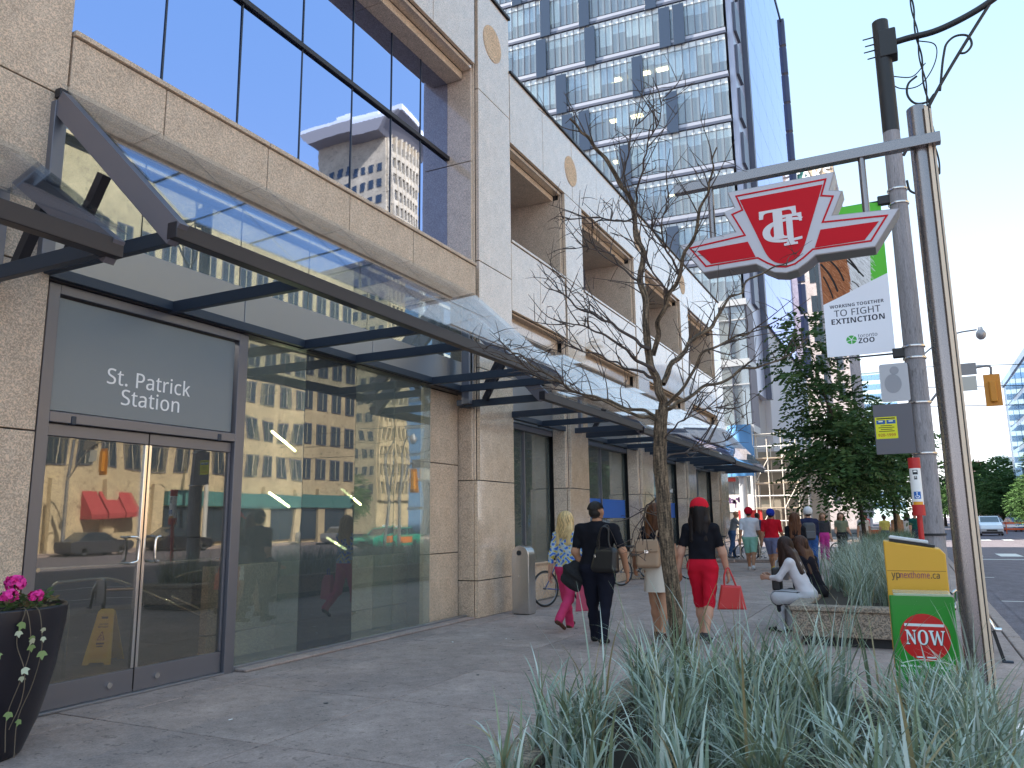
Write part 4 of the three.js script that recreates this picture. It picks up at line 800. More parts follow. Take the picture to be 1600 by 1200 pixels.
  part('arm_rest', tube([[0.06, 0.5, 0.02], [0.1, 0.43, 0.05], [0.13, 0.36, 0.05], [0.2, 0.35, 0.05]], 0.022, 8, 20), M.chrome, b);
  part('leg', bar(V(0.12, 0.34, 0.05), V(0.19, 0.02, 0.05), 0.035, 0.035), M.black, b); part('back_leg', rbx(-0.14, 0, 0.03, -0.1, 0.12, -0.03, 0.005), M.black, b); part('foot', rbx(0.17, 0, 0.08, 0.28, 0.025, 0.02, 0.006), M.steelBlue, b);
  for (let i = 0; i < 4; i++) part('seat_slat', rbx(-0.14 + i * 0.065, 0.34, -0.02, -0.09 + i * 0.065, 0.365, -1.1, 0.004), M.steel, b);
  for (const x of [-0.12, 0.1]) part('far_leg', rbx(x, 0, -1.04, x + 0.04, 0.34, -1.1, 0.004), M.black, b);
  const p = thing('ashtray_post', 'brushed steel ash bin with a rounded top beside the corner pier', 'bin', [-6.28, 0, -12.92]);
  part('body', (() => { const s = new THREE.Shape(); s.moveTo(-0.16, 0.02); s.lineTo(0.16, 0.02); s.lineTo(0.16, 1.02); s.absarc(0, 1.02, 0.16, 0, Math.PI, false); s.closePath(); const q = extr(s, 0.26, 0.008); q.translate(0, 0, -0.13); return q; })(), M.steel, p);
  part('plinth', bx(-0.15, 0, 0.12, 0.15, 0.02, -0.12), M.black, p);
  part('vent', (() => { const q = new THREE.CylinderGeometry(0.045, 0.045, 0.01, 18); q.rotateX(Math.PI / 2); q.translate(-0.02, 1.06, 0.141); return flat(q); })(), M.dark, p);
  part('lock', (() => { const q = new THREE.CylinderGeometry(0.013, 0.013, 0.012, 10); q.rotateX(Math.PI / 2); q.translate(-0.03, 0.66, 0.143); return flat(q); })(), M.chrome, p);
  // wet floor sign inside the doors
  const w = thing('wet_floor_sign', 'yellow folding wet floor sign standing inside the left door', 'sign', [-8.85, 0, -6.6], 0.55);
  const yel = std({ color: C(0.75, 0.5, 0.02), roughness: 0.5 });
  const ws = [[-0.16, 0], [-0.1, 0], [-0.08, 0.03], [0.08, 0.03], [0.1, 0], [0.16, 0], [0.09, 0.62], [0.06, 0.65], [-0.06, 0.65], [-0.09, 0.62]];
  const wt = canvasTex(256, 512, (x) => { x.fillStyle = '#e2b10e'; x.fillRect(0, 0, 256, 512); x.fillStyle = '#3a2a08'; x.fillRect(80, 30, 96, 26); x.font = 'bold 30px sans-serif'; x.textAlign = 'center'; x.fillText('CAUTION', 128, 130, 150); x.fillText('WET FLOOR', 128, 162, 150); x.lineWidth = 9; x.strokeStyle = '#7a2408'; x.beginPath(); x.moveTo(128, 205); x.lineTo(178, 300); x.lineTo(78, 300); x.closePath(); x.stroke(); x.beginPath(); x.arc(128, 264, 18, 0, 5); x.stroke(); x.fillStyle = '#5a3a08'; x.fillRect(70, 330, 116, 22); x.fillRect(84, 364, 90, 16); });
  for (const s of [1, -1]) { const q = extr(ws, 0.012, 0.003); q.rotateX(s * -0.3); q.translate(0, 0, s * 0.2 - 0.006); part('panel', q, yel, w); }
  { const q = new THREE.PlaneGeometry(0.2, 0.52); q.translate(0, 0.33, 0.0165); q.rotateX(-0.3); q.translate(0, 0, 0.2 - 0.006); part('print', q, std({ map: wt, roughness: 0.5 }), w); }
}
// ---------------------------------------------------------------- traffic signals and street lamps
function trafficSignal(label, x, z, turn, arm = 3.3, armY = 8.2, lampY = 10.8, faceBack = true) {
  const o = thing('traffic_signal', label, 'traffic signal', [x, 0, z], turn, 'traffic signals at the crossing');
  const yel = std({ color: C(0.5, 0.2, 0.01), roughness: 0.5 }), st = std({ color: C(0.2, 0.2, 0.21), roughness: 0.5, metalness: 0.5 });
  part('mast', rod([0, 0, 0], [0, lampY - 1.1, 0], 0.13, 0.09, 12), st, o);
  part('signal_arm', tube([[0, armY - 1.7, 0], [arm * 0.35, armY - 0.35, 0], [arm * 0.6, armY + 0.25, 0], [arm * 0.85, armY + 0.42, 0], [arm, armY + 0.4, 0], [arm, armY, 0]], 0.06, 8, 40), st, o);
  part('lamp_arm', tube([[0, lampY - 1.2, 0], [arm * 0.35, lampY - 0.35, 0], [arm * 0.6, lampY, 0], [arm * 0.88, lampY + 0.08, 0]], 0.04, 8, 30), st, o);
  part('street_lamp', lathe([[0, 0.2], [0.09, 0.2], [0.12, 0.05], [0.2, -0.05], [0.24, -0.18], [0.2, -0.34], [0.1, -0.44], [0, -0.46]], 18), std({ color: C(0.3, 0.3, 0.32), roughness: 0.35, metalness: 0.4 }), o, [arm * 0.93, lampY, 0]);
  const h = part('backboard', rbx(arm - 0.36, armY - 1.6, 0.03, arm + 0.36, armY, 0, 0.02), yel, o);
  part('housing', rbx(arm - 0.17, armY - 1.42, -0.001, arm + 0.17, armY - 0.2, -0.24, 0.04), yel, h); part('housing', rbx(arm - 0.15, armY - 1.4, 0.2, arm + 0.15, armY - 0.35, 0.031, 0.05), yel, h);
  part('street_name_sign', rbx(0.95, armY + 0.05, 0.08, 2.6, armY + 0.65, 0.05, 0.01), st, o); part('small_sign', rbx(1.75, armY - 0.75, 0.07, 2.55, armY - 0.02, 0.05, 0.01), std({ color: C(0.45, 0.45, 0.42), roughness: 0.6 }), o);
  return o;
}
const sigA = trafficSignal('yellow traffic signal and street lamp on a mast right of the steel post', 0.95, -45, 0, 3.2, 8.55, 10.8);
trafficSignal('yellow traffic signal on a mast half hidden by the leafy tree', -6.6, -62, 0, 1.7, 6.6, 9);
{
  for (const [y, z, label] of [[8.1, -44.6, 'overhead cable slung from the near signal mast'], [7.2, -45.2, 'lower overhead cable crossing the avenue'], [9.4, -46, 'highest overhead cable crossing the avenue']]) { const o = thing('overhead_cable', label, 'cable', [0.95, y, z]); part('strand', tube([[0, 0, 0], [9, -0.25, -2], [18, -0.35, -4], [33, 0.1, -7]], 0.02, 5, 40), M.black, o); }
}
trafficSignal('yellow traffic signal across the avenue mirrored in the doors', 33.5, -31.8, Math.PI, 3.4, 6.3, 8.2);
trafficSignal('yellow traffic signal in mid avenue mirrored in the shopfront', 17, -44, Math.PI, 1.2, 5.2, 7.4);
{
  const o = thing('telegraph_pole', 'pale telegraph pole with cross arms across the avenue', 'pole', [33.6, 0, -43]);
  const st = std({ color: C(0.5, 0.48, 0.44), roughness: 0.8 });
  part('shaft', rod([0, 0, 0], [0, 10, 0], 0.17, 0.12, 12), st, o); part('lamp_arm', tube([[0, 7.4, 0], [0, 7.8, 1.4], [0, 8.4, 2.2], [0, 8.5, 3]], 0.05, 8, 24), st, o);
  for (const y of [8.2, 7.6]) part('cross_arm', rbx(-0.06, y, 1, 0.06, y + 0.1, -1, 0.01), st, o);
}

// ---------------------------------------------------------------- planters, grasses, trees
function planterBox(label, x0, x1, z0, z1, top) {
  const o = thing('granite_planter', label, 'planter', [(x0 + x1) / 2, 0, z0]), w = x1 - x0, L = z0 - z1, T = 0.12, J = 0.005;
  part('base', bx(-w / 2 + 0.1, 0, -0.1, w / 2 - 0.1, 0.12, -L + 0.1), M.dark, o);
  part('soil', bx(-w / 2 + T, 0.12, -T, w / 2 - T, top - 0.06, -L + T), std({ color: C(0.035, 0.026, 0.018), roughness: 1 }), o);
  const n = Math.max(1, Math.round(L / 1.9));
  for (const s of [-1, 1]) for (let i = 0; i < n; i++) {
    const a = -L * i / n - J, b = -L * (i + 1) / n + J, x = s * (w / 2);
    part('side_slab', rbx(x - (s > 0 ? T : 0), 0.12, a - T * (i === 0), x + (s < 0 ? T : 0), top - 0.075, b + T * (i === n - 1), 0.01), M.graniteRough, o);
    part('cap_stone', rbx(x - (s > 0 ? 0.2 : 0.03), top - 0.07, a - 0.2 * (i === 0), x + (s < 0 ? 0.2 : 0.03), top, b + 0.2 * (i === n - 1), 0.018), M.graniteRough, o);
  }
  for (const z of [0, -L]) { part('end_slab', rbx(-w / 2, 0.12, z - (z ? -T : 0), w / 2, top - 0.075, z - (z ? 0 : T), 0.01), M.graniteRough, o); part('cap_stone', rbx(-w / 2 - 0.03, top - 0.07, z + (z ? 0.2 - 0.005 : 0.03), w / 2 + 0.03, top, z - (z ? 0.03 : 0.2 - 0.005), 0.018), M.graniteRough, o); }
  return o;
}
planterBox('nearest granite planter overgrown with blue grass round the bare tree', -1.98, 0.3, -2.9, -6.0, 0.45);
planterBox('long granite planter with the seated woman on its edge', -1.5, 0.0, -11.0, -22.5, 0.5);
planterBox('far granite planter with trees beyond the long one', -1.6, 0.0, -24, -37, 0.5);
// arching ribbon blades; every blade is a curved strip with a fold
function bladeField(name, label, cells, count, hMin, hMax, wMin, wMax, seg, cols, drySh = 0.06, lean = 1) {
  const P = [], Cc = [], I = [];
  for (let b = 0; b < count; b++) {
    const [x0, x1, z0, z1, y, sc = 1] = cells[Math.floor(rnd() * cells.length)];
    const tx = rr(x0, x1), tz = rr(z0, z1), a = rnd() * Math.PI * 2, L = rr(hMin, hMax) * sc, w = rr(wMin, wMax), bend = rr(0.15, 1.05) * lean, curl = rr(0.2, 1.3) * lean;
    const c = rnd() < drySh ? new THREE.Color(0.30, 0.25, 0.13) : cols[Math.floor(rnd() * cols.length)].clone().multiplyScalar(rr(0.8, 1.2));
    const tw = rr(-0.8, 0.8); let px = tx, py = y, pz = tz, th = bend * 0.35 * rnd();
    const base = P.length / 3;
    for (let s = 0; s <= seg; s++) {
      const t = s / seg, ww = w * (t < 0.15 ? 0.6 + t * 2.6 : 1) * (1 - Math.pow(t, 2.2)) + 0.0006, sa = a + Math.PI / 2 + tw * t;
      P.push(px - Math.cos(sa) * ww / 2, py, pz - Math.sin(sa) * ww / 2, px + Math.cos(a) * -0.12 * ww, py - ww * 0.16, pz + Math.sin(a) * -0.12 * ww, px + Math.cos(sa) * ww / 2, py, pz + Math.sin(sa) * ww / 2);
      const m = 1; for (let k = 0; k < 3; k++) Cc.push(c.r * m, c.g * m, c.b * m);
      th += (bend + curl * t * 1.6) / seg; const st = L / seg; px += Math.cos(a) * Math.sin(th) * st; pz += Math.sin(a) * Math.sin(th) * st; py += Math.cos(th) * st;
      if (s < seg) { const q = base + s * 3; I.push(q, q + 3, q + 1, q + 1, q + 3, q + 4, q + 1, q + 4, q + 2, q + 2, q + 4, q + 5); }
    }
  }
  const g = new THREE.BufferGeometry(); g.setAttribute('position', new THREE.Float32BufferAttribute(P, 3)); g.setAttribute('color', new THREE.Float32BufferAttribute(Cc, 3)); g.setIndex(I); g.computeVertexNormals();
  const m = new THREE.Mesh(g, phy({ vertexColors: true, roughness: 0.5, side: THREE.DoubleSide, transmission: 0.25, thickness: 0 })); m.name = numbered(name); m.userData = { label, category: 'grass', kind: 'stuff' }; m.castShadow = m.receiveShadow = true; scene.add(m);
}
const blueCols = [C(0.28, 0.36, 0.29), C(0.21, 0.28, 0.21), C(0.36, 0.44, 0.37), C(0.17, 0.23, 0.14), C(0.43, 0.5, 0.45), C(0.22, 0.27, 0.16)];
{
  // tussocks: blades spring from clumps
  const near = []; for (let i = 0; i < 92; i++) { const x = i < 20 ? rr(-0.1, 0.3) : rr(-1.88, 0.3), z = rr(-5.9, -3.1); near.push([x - 0.07, x + 0.07, z - 0.07, z + 0.07, 0.4, (x > -0.5 && z < -4.6 ? 0.7 : 1) * rr(0.75, 1.15)]); }
  bladeField('blue_grass', 'tall blue-green ribbon grass in the nearest planter', near, 3900, 0.26, 0.64, 0.009, 0.021, 9, blueCols, 0.05);
  const tall = []; for (let i = 0; i < 16; i++) { const x = rr(-1.6, 0.3), z = rr(-5.8, -3.6); tall.push([x - 0.04, x + 0.04, z - 0.04, z + 0.04, 0.4]); }
  bladeField('blue_grass', 'long stray blades standing above the nearest grass', tall, 130, 0.6, 1.0, 0.008, 0.016, 10, blueCols, 0.12, 0.55);
  const mid = []; for (let i = 0; i < 110; i++) { const x = rr(-1.35, -0.12), z = rr(-22.2, -11.3); if (z < -11.9 && z > -13.3 && x < -1.05) continue; mid.push([x - 0.08, x + 0.08, z - 0.08, z + 0.08, 0.43]); }
  bladeField('blue_grass', 'dense blue-green grass in the long planter', mid, 6000, 0.25, 0.95, 0.006, 0.012, 6, blueCols, 0.04, 0.8);
  const far = []; for (let i = 0; i < 60; i++) { const x = rr(-1.3, -0.15), z = rr(-35.5, -24.4); far.push([x - 0.1, x + 0.1, z - 0.1, z + 0.1, 0.43]); }
  bladeField('blue_grass', 'green grass in the far planter', far, 3500, 0.4, 0.9, 0.01, 0.02, 4, [C(0.13, 0.22, 0.12), C(0.1, 0.18, 0.1)], 0.03, 0.7);
}
// ---------------------------------------------------------------- the bare young tree: trunk, limbs and twigs
{
  const AX = new THREE.Vector3(0.89326, -0.0126, -0.44936), AY = new THREE.Vector3(0.08913, 0.98473, 0.14955), AZ = new THREE.Vector3(-0.44061, 0.17363, -0.88074);
  const at = (px, py, depth) => EYE.clone().addScaledVector(AX, (px - 800) / 1225 * depth).addScaledVector(AY, (600 - py) / 1225 * depth).addScaledVector(AZ, depth);   // photo pixel at a distance along the view
  const D = 5.55, root = at(1072, 1105, D);
  const t = thing('bare_tree', 'leafless young tree rising from the blue grass', 'tree', [root.x, root.y - 0.12, root.z]);
  const rel = v => v.sub(t.position);
  const path = (list) => list.map(([x, y, d = 0]) => rel(at(x, y, D + d)));
  part('trunk', limb(path([[1075, 1135], [1070, 1085], [1056, 960], [1043, 860], [1037, 790], [1031, 700], [1034, 640]]), [0.08, 0.064, 0.057, 0.052, 0.05, 0.048, 0.045], 14, 4, 0.12), M.bark, t);
  const limbs = [
    [[1034, 650], [1026, 590, .02], [1012, 540, .05], [1000, 440, .1], [992, 330, .12], [960, 270, .1], [920, 215, .05], [890, 185]],
    [[1020, 555, .04], [1040, 480, -.1], [1062, 430, -.2], [1090, 350, -.3], [1108, 285, -.4], [1120, 230, -.5]],
    [[1036, 600], [1060, 560, .1], [1090, 525, .25], [1130, 480, .4], [1165, 440, .5], [1230, 415, .6]],
    [[1034, 640], [1065, 610, -.1], [1098, 550, -.15], [1150, 525, -.2], [1200, 510, -.3]],
    [[1034, 642], [1070, 625, .1], [1120, 600, .3], [1180, 575, .5], [1240, 550, .6], [1262, 528, .7]],
    [[1032, 650], [1000, 640, .1], [950, 625, .25], [890, 610, .3], [830, 580, .4], [770, 555, .4]],
    [[1030, 660], [985, 645, -.15], [930, 620, -.3], [880, 600, -.4], [820, 560, -.5], [790, 545, -.6]],
    [[1026, 590], [1000, 580, .1], [975, 575, .15], [940, 555, .3], [900, 545, .4], [860, 545, .5]],
    [[1022, 580], [990, 560, -.1], [955, 530, -.2], [915, 510, -.25], [880, 505, -.3]],
    [[1016, 545], [985, 525, .1], [940, 500, .2], [900, 480, .3], [870, 455, .3], [850, 440, .4]],
    [[1000, 440, .1], [975, 420, .2], [950, 395, .25], [915, 385, .3], [880, 388, .3]],
    [[992, 340, .12], [960, 345, .2], [920, 340, .3], [870, 345, .35]],
    [[992, 330, .12], [1000, 280, 0], [1010, 240, -.1], [1030, 190, -.2], [1040, 150, -.2]],
    [[985, 310, .12], [975, 260, .2], [985, 215, .25], [1000, 180, .3]],
    [[1038, 770], [1010, 790, .1], [990, 830, .15], [985, 870, .2]],
    [[1036, 720], [1080, 700, .2], [1130, 690, .3], [1180, 660, .4]],
    [[1062, 430, -.2], [1040, 390, -.3], [1035, 340, -.35], [1045, 300, -.4]],
    [[1040, 480, -.1], [1010, 400, -.3], [1022, 350, -.35]],
    [[1036, 690], [1060, 660, -.2], [1090, 640, -.3], [1140, 640, -.4]],
  ];
  const R0 = [0.034, 0.02, 0.022, 0.015, 0.016, 0.015, 0.013, 0.012, 0.013, 0.013, 0.009, 0.008, 0.009, 0.008, 0.007, 0.008, 0.009, 0.008, 0.007];
  const twigs = [];
  limbs.forEach((l, i) => {
    const raw = path(l), r = R0[i], pts = []; raw.forEach((q, k) => { pts.push(q); if (k + 1 < raw.length) { const e = raw[k + 1], w = q.distanceTo(e) * 0.09; pts.push(q.clone().lerp(e, 0.36).add(V(rr(-w, w), rr(-w, w), rr(-w, w))), q.clone().lerp(e, 0.68).add(V(rr(-w, w), rr(-w, w), rr(-w, w)))); } }); part('limb', limb(pts, [r, r * 0.75, r * 0.5, r * 0.22], 8, 3, 0.15), i < 7 ? M.bark : M.twig, t);
    const c = new THREE.CatmullRomCurve3(pts), n = 6 + Math.floor(c.getLength() * 6.5);
    for (let k = 0; k < n; k++) {
      const u = 0.18 + 0.82 * rnd(), p = c.getPoint(u), d = c.getTangent(u), dir = V(rr(-1, 1), rr(-0.25, 1.1), rr(-1, 1)).normalize().multiplyScalar(0.9).add(d).normalize(), L = rr(0.12, 0.5) * (1.15 - u * 0.5);
      const q = p.clone().addScaledVector(dir, L * 0.5).add(V(rr(-0.04, 0.04), rr(-0.04, 0.04), rr(-0.04, 0.04))), e = q.clone().addScaledVector(dir, L * 0.5).add(V(rr(-0.08, 0.08), rr(-0.05, 0.09), rr(-0.08, 0.08)));
      twigs.push(limb([p, q, e], [0.0052, 0.0036, 0.0018], 4, 3));
      for (let m = 0; m < 2; m++) { const s = p.clone().lerp(e, rr(0.35, 0.95)), f = s.clone().add(V(rr(-0.16, 0.16), rr(-0.08, 0.18), rr(-0.16, 0.16))); twigs.push(limb([s, s.clone().lerp(f, 0.5).add(V(0, 0.012, 0)), f], [0.0032, 0.0024, 0.0013], 3, 2)); }
    }
  });
  const tw = part('twigs', merge(twigs), M.twig, t); tw.userData.kind = 'stuff';
}
// ---------------------------------------------------------------- leafy trees
function leafCluster(list, cols, p, dir, L, lw, pairs) {              // one feathered leaf: a stalk with paired leaflets
  const s = new THREE.Vector3().crossVectors(dir, V(0, 1, 0)).normalize(), c = cols[Math.floor(rnd() * cols.length)].clone().multiplyScalar(rr(0.75, 1.25));
  for (let i = 1; i <= pairs; i++) {
    const q = p.clone().addScaledVector(dir, L * i / pairs).add(V(0, -0.35 * L * (i / pairs) ** 2, 0));
    for (const m of [-1, 1]) {
      const o = s.clone().multiplyScalar(m).addScaledVector(dir, 0.5).add(V(rr(-0.15, 0.15), rr(-0.5, 0.1), rr(-0.15, 0.15))).normalize(), len = lw * rr(0.8, 1.2), wd = V(rr(-1, 1), rr(-0.4, 0.4), rr(-1, 1)).cross(o).normalize().multiplyScalar(len * 0.2);
      const a = q, b = q.clone().addScaledVector(o, len * 0.45).add(wd), d = q.clone().addScaledVector(o, len), e = q.clone().addScaledVector(o, len * 0.45).sub(wd);
      for (const v of [a, b, d, a, d, e]) { list.P.push(v.x, v.y, v.z); list.C.push(c.r, c.g, c.b); }
    }
  }
}
function leafMesh(list) { const g = new THREE.BufferGeometry(); g.setAttribute('position', new THREE.Float32BufferAttribute(list.P, 3)); g.setAttribute('color', new THREE.Float32BufferAttribute(list.C, 3)); g.computeVertexNormals(); return g; }
const leafM = phy({ vertexColors: true, roughness: 0.7, specularIntensity: 0.35, side: THREE.DoubleSide, transmission: 0.3, thickness: 0 });
function leafyTree(name, label, pos, trunkH, trunkR, blobs, nLeaves, leafL, leafletL, pairs, cols, lean = [0, 0], group) {
  const t = thing(name, label, 'tree', pos, 0, group), top = V(lean[0], trunkH, lean[1]);
  part('trunk', limb([V(0, -0.1, 0), V(lean[0] * 0.2, trunkH * 0.45, lean[1] * 0.2), top], [trunkR, trunkR * 0.8, trunkR * 0.5], 9, 5, 0.1), M.barkDark, t);
  const L = { P: [], C: [] };
  let vol = 0; for (const b of blobs) vol += b[3] * b[4] * b[3];
  for (const [bx_, by, bz, rx, ry] of blobs) {
    const c = V(bx_, by, bz); part('branch', limb([top.clone().multiplyScalar(0.8), top.clone().lerp(c, 0.55).add(V(0, -0.1, 0)), c], [trunkR * 0.45, trunkR * 0.3, trunkR * 0.1], 6, 4), M.barkDark, t);
    const n = Math.round(nLeaves * rx * ry * rx / vol);
    for (let i = 0; i < n; i++) {
      const d = V(rr(-1, 1), rr(-1, 1), rr(-1, 1)); if (d.lengthSq() > 1) { i--; continue; } const k = Math.pow(d.length(), -0.35); d.multiplyScalar(Math.min(k, 1.6));
      const p = c.clone().add(V(d.x * rx, d.y * ry, d.z * rx)), o = d.clone().normalize().add(V(rr(-0.6, 0.6), rr(-0.5, 0.3), rr(-0.6, 0.6))).normalize(); leafCluster(L, cols, p, o, leafL * rr(0.7, 1.2), leafletL, pairs);
    }
  }
  part('crown', leafMesh(L), leafM, t); return t;
}
const deep = [C(0.038, 0.085, 0.024), C(0.05, 0.1, 0.03), C(0.03, 0.068, 0.022), C(0.07, 0.12, 0.035)], mid_ = [C(0.06, 0.13, 0.035), C(0.08, 0.16, 0.045), C(0.05, 0.11, 0.03)];
leafyTree('feathery_tree', 'dark green tree with long feathered leaves rising from the far planter', [-1.32, 0.42, -27], 4.9, 0.07,
  [[-0.7, 4.85, 0, 0.6, 0.5], [-0.9, 4.05, 0.2, 0.5, 0.42], [-0.2, 3.3, -0.2, 0.75, 0.48], [-0.75, 2.5, 0.1, 0.65, 0.36], [0.1, 2.45, 0.2, 0.8, 0.45], [-0.5, 1.8, 0, 0.75, 0.3], [0.45, 1.85, 0, 0.6, 0.4], [0.45, 2.9, -0.2, 0.5, 0.35]].map(b => [b[0] * 1.2 - 0.35, b[1] * 1.45 - 0.1, b[2] * 1.45, b[3] * 1.25, b[4] * 1.42]), 560, 0.85, 0.2, 9, deep, [-0.8, 0]);
leafyTree('feathery_tree', 'lighter green tree behind the bus stop post', [-0.6, 0.42, -35], 3.4, 0.07, [[0.3, 4.3, 0, 1.1, 0.8], [-0.9, 3.5, 0, 1.1, 0.8], [0.5, 3.0, 0, 1.0, 0.7], [-0.3, 2.5, 0, 1.3, 0.5]], 900, 0.6, 0.2, 6, mid_);
// trees farther up the avenue on the right
const farTree = (label, x, z, h, r, cols, name = 'park_tree') => leafyTree(name, label, [x, ROAD_Y, z], h * 0.45, r * 0.09, [[0, h * 0.66, 0, r * 0.75, h * 0.3], [-r * 0.5, h * 0.55, r * 0.2, r * 0.6, h * 0.22], [r * 0.5, h * 0.52, 0, r * 0.6, h * 0.24], [0, h * 0.85, 0, r * 0.45, h * 0.14]], 900, r * 0.3, r * 0.13, 4, cols, [0, 0], 'trees beyond the crossing');
farTree('round green tree nearest the steel post up the avenue', 7.4, -128, 7.8, 3.2, mid_); farTree('second round tree from the steel post up the avenue', 10.8, -122, 7.2, 3.0, mid_);
farTree('taller green tree behind the two round trees up the avenue', 9.5, -150, 10.5, 4.2, mid_); farTree('low green tree beyond the dark evergreen', 13.2, -112, 5.8, 2.4, mid_);
farTree('small tree at the far left of the avenue trees', 5.4, -165, 8.5, 3.2, mid_);
farTree('large green tree at the back of the avenue', 15, -170, 12, 5, mid_);
{
  const o = thing('evergreen_tree', 'dark upright evergreen tree at the right edge of the photograph', 'tree', [7.7, ROAD_Y, -60]);
  part('trunk', rod([0, 0, 0], [0, 6, 0], 0.16, 0.05, 8), M.barkDark, o);
  const L = { P: [], C: [] };
  for (let i = 0; i < 1500; i++) { const y = rr(1.9, 8.2), r = Math.max(0.12, (1 - Math.abs(y - 3.4) / 5.2)) * 1.35 * Math.sqrt(rnd()) * (0.75 + 0.35 * Math.sin(y * 5)), a = rnd() * 6.283; leafCluster(L, deep, V(Math.cos(a) * r, y, Math.sin(a) * r), V(Math.cos(a), 0.5, Math.sin(a)).normalize(), 0.35, 0.16, 4); }
  part('crown', leafMesh(L), leafM, o);
  farTree('small round tree at the foot of the evergreen', 7.6, -68, 4.6, 1.2, mid_);
}
// trees across the avenue, mirrored in the glass
for (const [x, z, h, label] of [[31, -58, 6.4, 'street tree across the avenue by the crossing'], [31, -100, 9, 'street tree before the ribbed cream block'], [31, -116, 10, 'far street tree before the ribbed cream block'], [31, -26, 9, 'street tree across the avenue left of the red awnings']])
  leafyTree('street_tree', label, [x, 0, z], h * 0.4, 0.16, [[0, h * 0.68, 0, 1.6, h * 0.24], [-0.8, h * 0.55, 0.5, 1.3, h * 0.16], [0.9, h * 0.58, -0.4, 1.3, h * 0.18]], 750, 0.5, 0.24, 4, mid_, [0, 0], 'street trees across the avenue');
// ---------------------------------------------------------------- black pot with pink geraniums and ivy
{
  const o = thing('flower_pot', 'tall black round pot of pink geraniums and trailing ivy', 'planter', [-6.13, 0, -3.55]);
  part('pot', lathe([[0, 0], [0.31, 0], [0.33, 0.02], [0.42, 0.25], [0.5, 0.58], [0.545, 0.9], [0.552, 1.03], [0.545, 1.045], [0.52, 1.04], [0.515, 0.96], [0, 0.95]], 56), std({ color: C(0.012, 0.010, 0.016), roughness: 0.38 }), o);
  part('soil', (() => { const g = new THREE.CylinderGeometry(0.51, 0.51, 0.02, 32); g.translate(0, 0.97, 0); return flat(g); })(), std({ color: C(0.05, 0.035, 0.022), roughness: 1 }), o);
  const pink = std({ color: C(0.72, 0.03, 0.30), roughness: 0.6, side: THREE.DoubleSide });
  for (const [x, z, y, r] of [[0.28, 0.18, 1.17, 0.075], [0.40, 0.05, 1.13, 0.055], [0.12, 0.3, 1.2, 0.085], [0.30, 0.33, 1.05, 0.05], [0.46, -0.1, 1.12, 0.05], [0.0, 0.1, 1.24, 0.08], [0.2, -0.1, 1.2, 0.07]]) {
    const pet = []; for (let i = 0; i < 60; i++) { const d = V(rr(-1, 1), rr(-0.6, 1), rr(-1, 1)).normalize(), g = new THREE.CircleGeometry(r * 0.34, 6); g.lookAt(d.clone().add(V(rr(-0.7, 0.7), rr(-0.7, 0.7), rr(-0.7, 0.7)))); g.translate(x + d.x * r * rr(0.7, 1.05), y + d.y * r * 0.8, z + d.z * r * rr(0.7, 1.05)); pet.push(g); }
    part('flower_head', merge(pet), pink, o); part('flower_stem', tube([[x * 0.7, 0.97, z * 0.7], [x * 0.9, 1.05, z * 0.9], [x, y, z]], 0.005, 5, 10), std({ color: C(0.1, 0.16, 0.05), roughness: 0.8 }), o);
  }
  const lv = { P: [], C: [] };
  for (let i = 0; i < 260; i++) { const a = rnd() * 6.28, r = Math.sqrt(rnd()) * 0.5, p = V(Math.cos(a) * r, 0.99 + rr(0, 0.1), Math.sin(a) * r), d = V(rr(-1, 1), rr(0, 1), rr(-1, 1)).normalize(); leafCluster(lv, [C(0.06, 0.11, 0.03), C(0.1, 0.14, 0.05), C(0.16, 0.12, 0.06)], p, d, 0.05, 0.06, 2); }
  part('foliage', leafMesh(lv), leafM, o);
  const ivyLeaf = (p, s, d) => { const sh = new THREE.Shape(); sh.moveTo(0, -0.5); sh.quadraticCurveTo(-0.3, -0.6, -0.45, -0.25); sh.lineTo(-0.6, 0.1); sh.lineTo(-0.25, 0.12); sh.lineTo(0, 0.62); sh.lineTo(0.25, 0.12); sh.lineTo(0.6, 0.1); sh.lineTo(0.45, -0.25); sh.quadraticCurveTo(0.3, -0.6, 0, -0.5); const g = new THREE.ShapeGeometry(sh, 3); g.scale(s, s, s); g.rotateZ(Math.PI + rr(-0.7, 0.7)); g.rotateX(rr(-0.4, 0.4)); g.rotateY(Math.atan2(d.x, d.z) + rr(-0.5, 0.5)); g.translate(p.x, p.y, p.z); return g; };
  const ivyM = std({ color: C(0.19, 0.27, 0.1), roughness: 0.6, side: THREE.DoubleSide }), ivyP = std({ color: C(0.42, 0.45, 0.32), roughness: 0.6, side: THREE.DoubleSide });
  for (let i = 0; i < 15; i++) {
    const a = rr(-0.1, 2.0), d = V(Math.sin(a), 0, Math.cos(a)), len = rr(0.3, 1.0), pts = [V(d.x * 0.45, 1.02, d.z * 0.45), V(d.x * 0.57, 1.05, d.z * 0.57)];
    for (let k = 1; k <= 4; k++) { const y = 1.03 - len * k / 4, r = 0.57 + 0.04 * Math.sin(k * 1.7 + i) - Math.max(0, (0.6 - y)) * 0.12, b = a + Math.sin(k * 1.3 + i) * 0.06; pts.push(V(Math.sin(b) * r, y, Math.cos(b) * r)); }
    const v = part('ivy_vine', tube(pts, 0.0035, 5, 30), std({ color: C(0.13, 0.1, 0.07), roughness: 0.9 }), o), c = new THREE.CatmullRomCurve3(pts);
    for (let k = 0; k < 3 + Math.floor(rnd() * 4); k++) { const p = c.getPoint(rr(0.3, 1)).addScaledVector(d, 0.012); part('ivy_leaf', ivyLeaf(p, rr(0.035, 0.06), d), rnd() < 0.25 ? ivyP : ivyM, v); }
  }
}

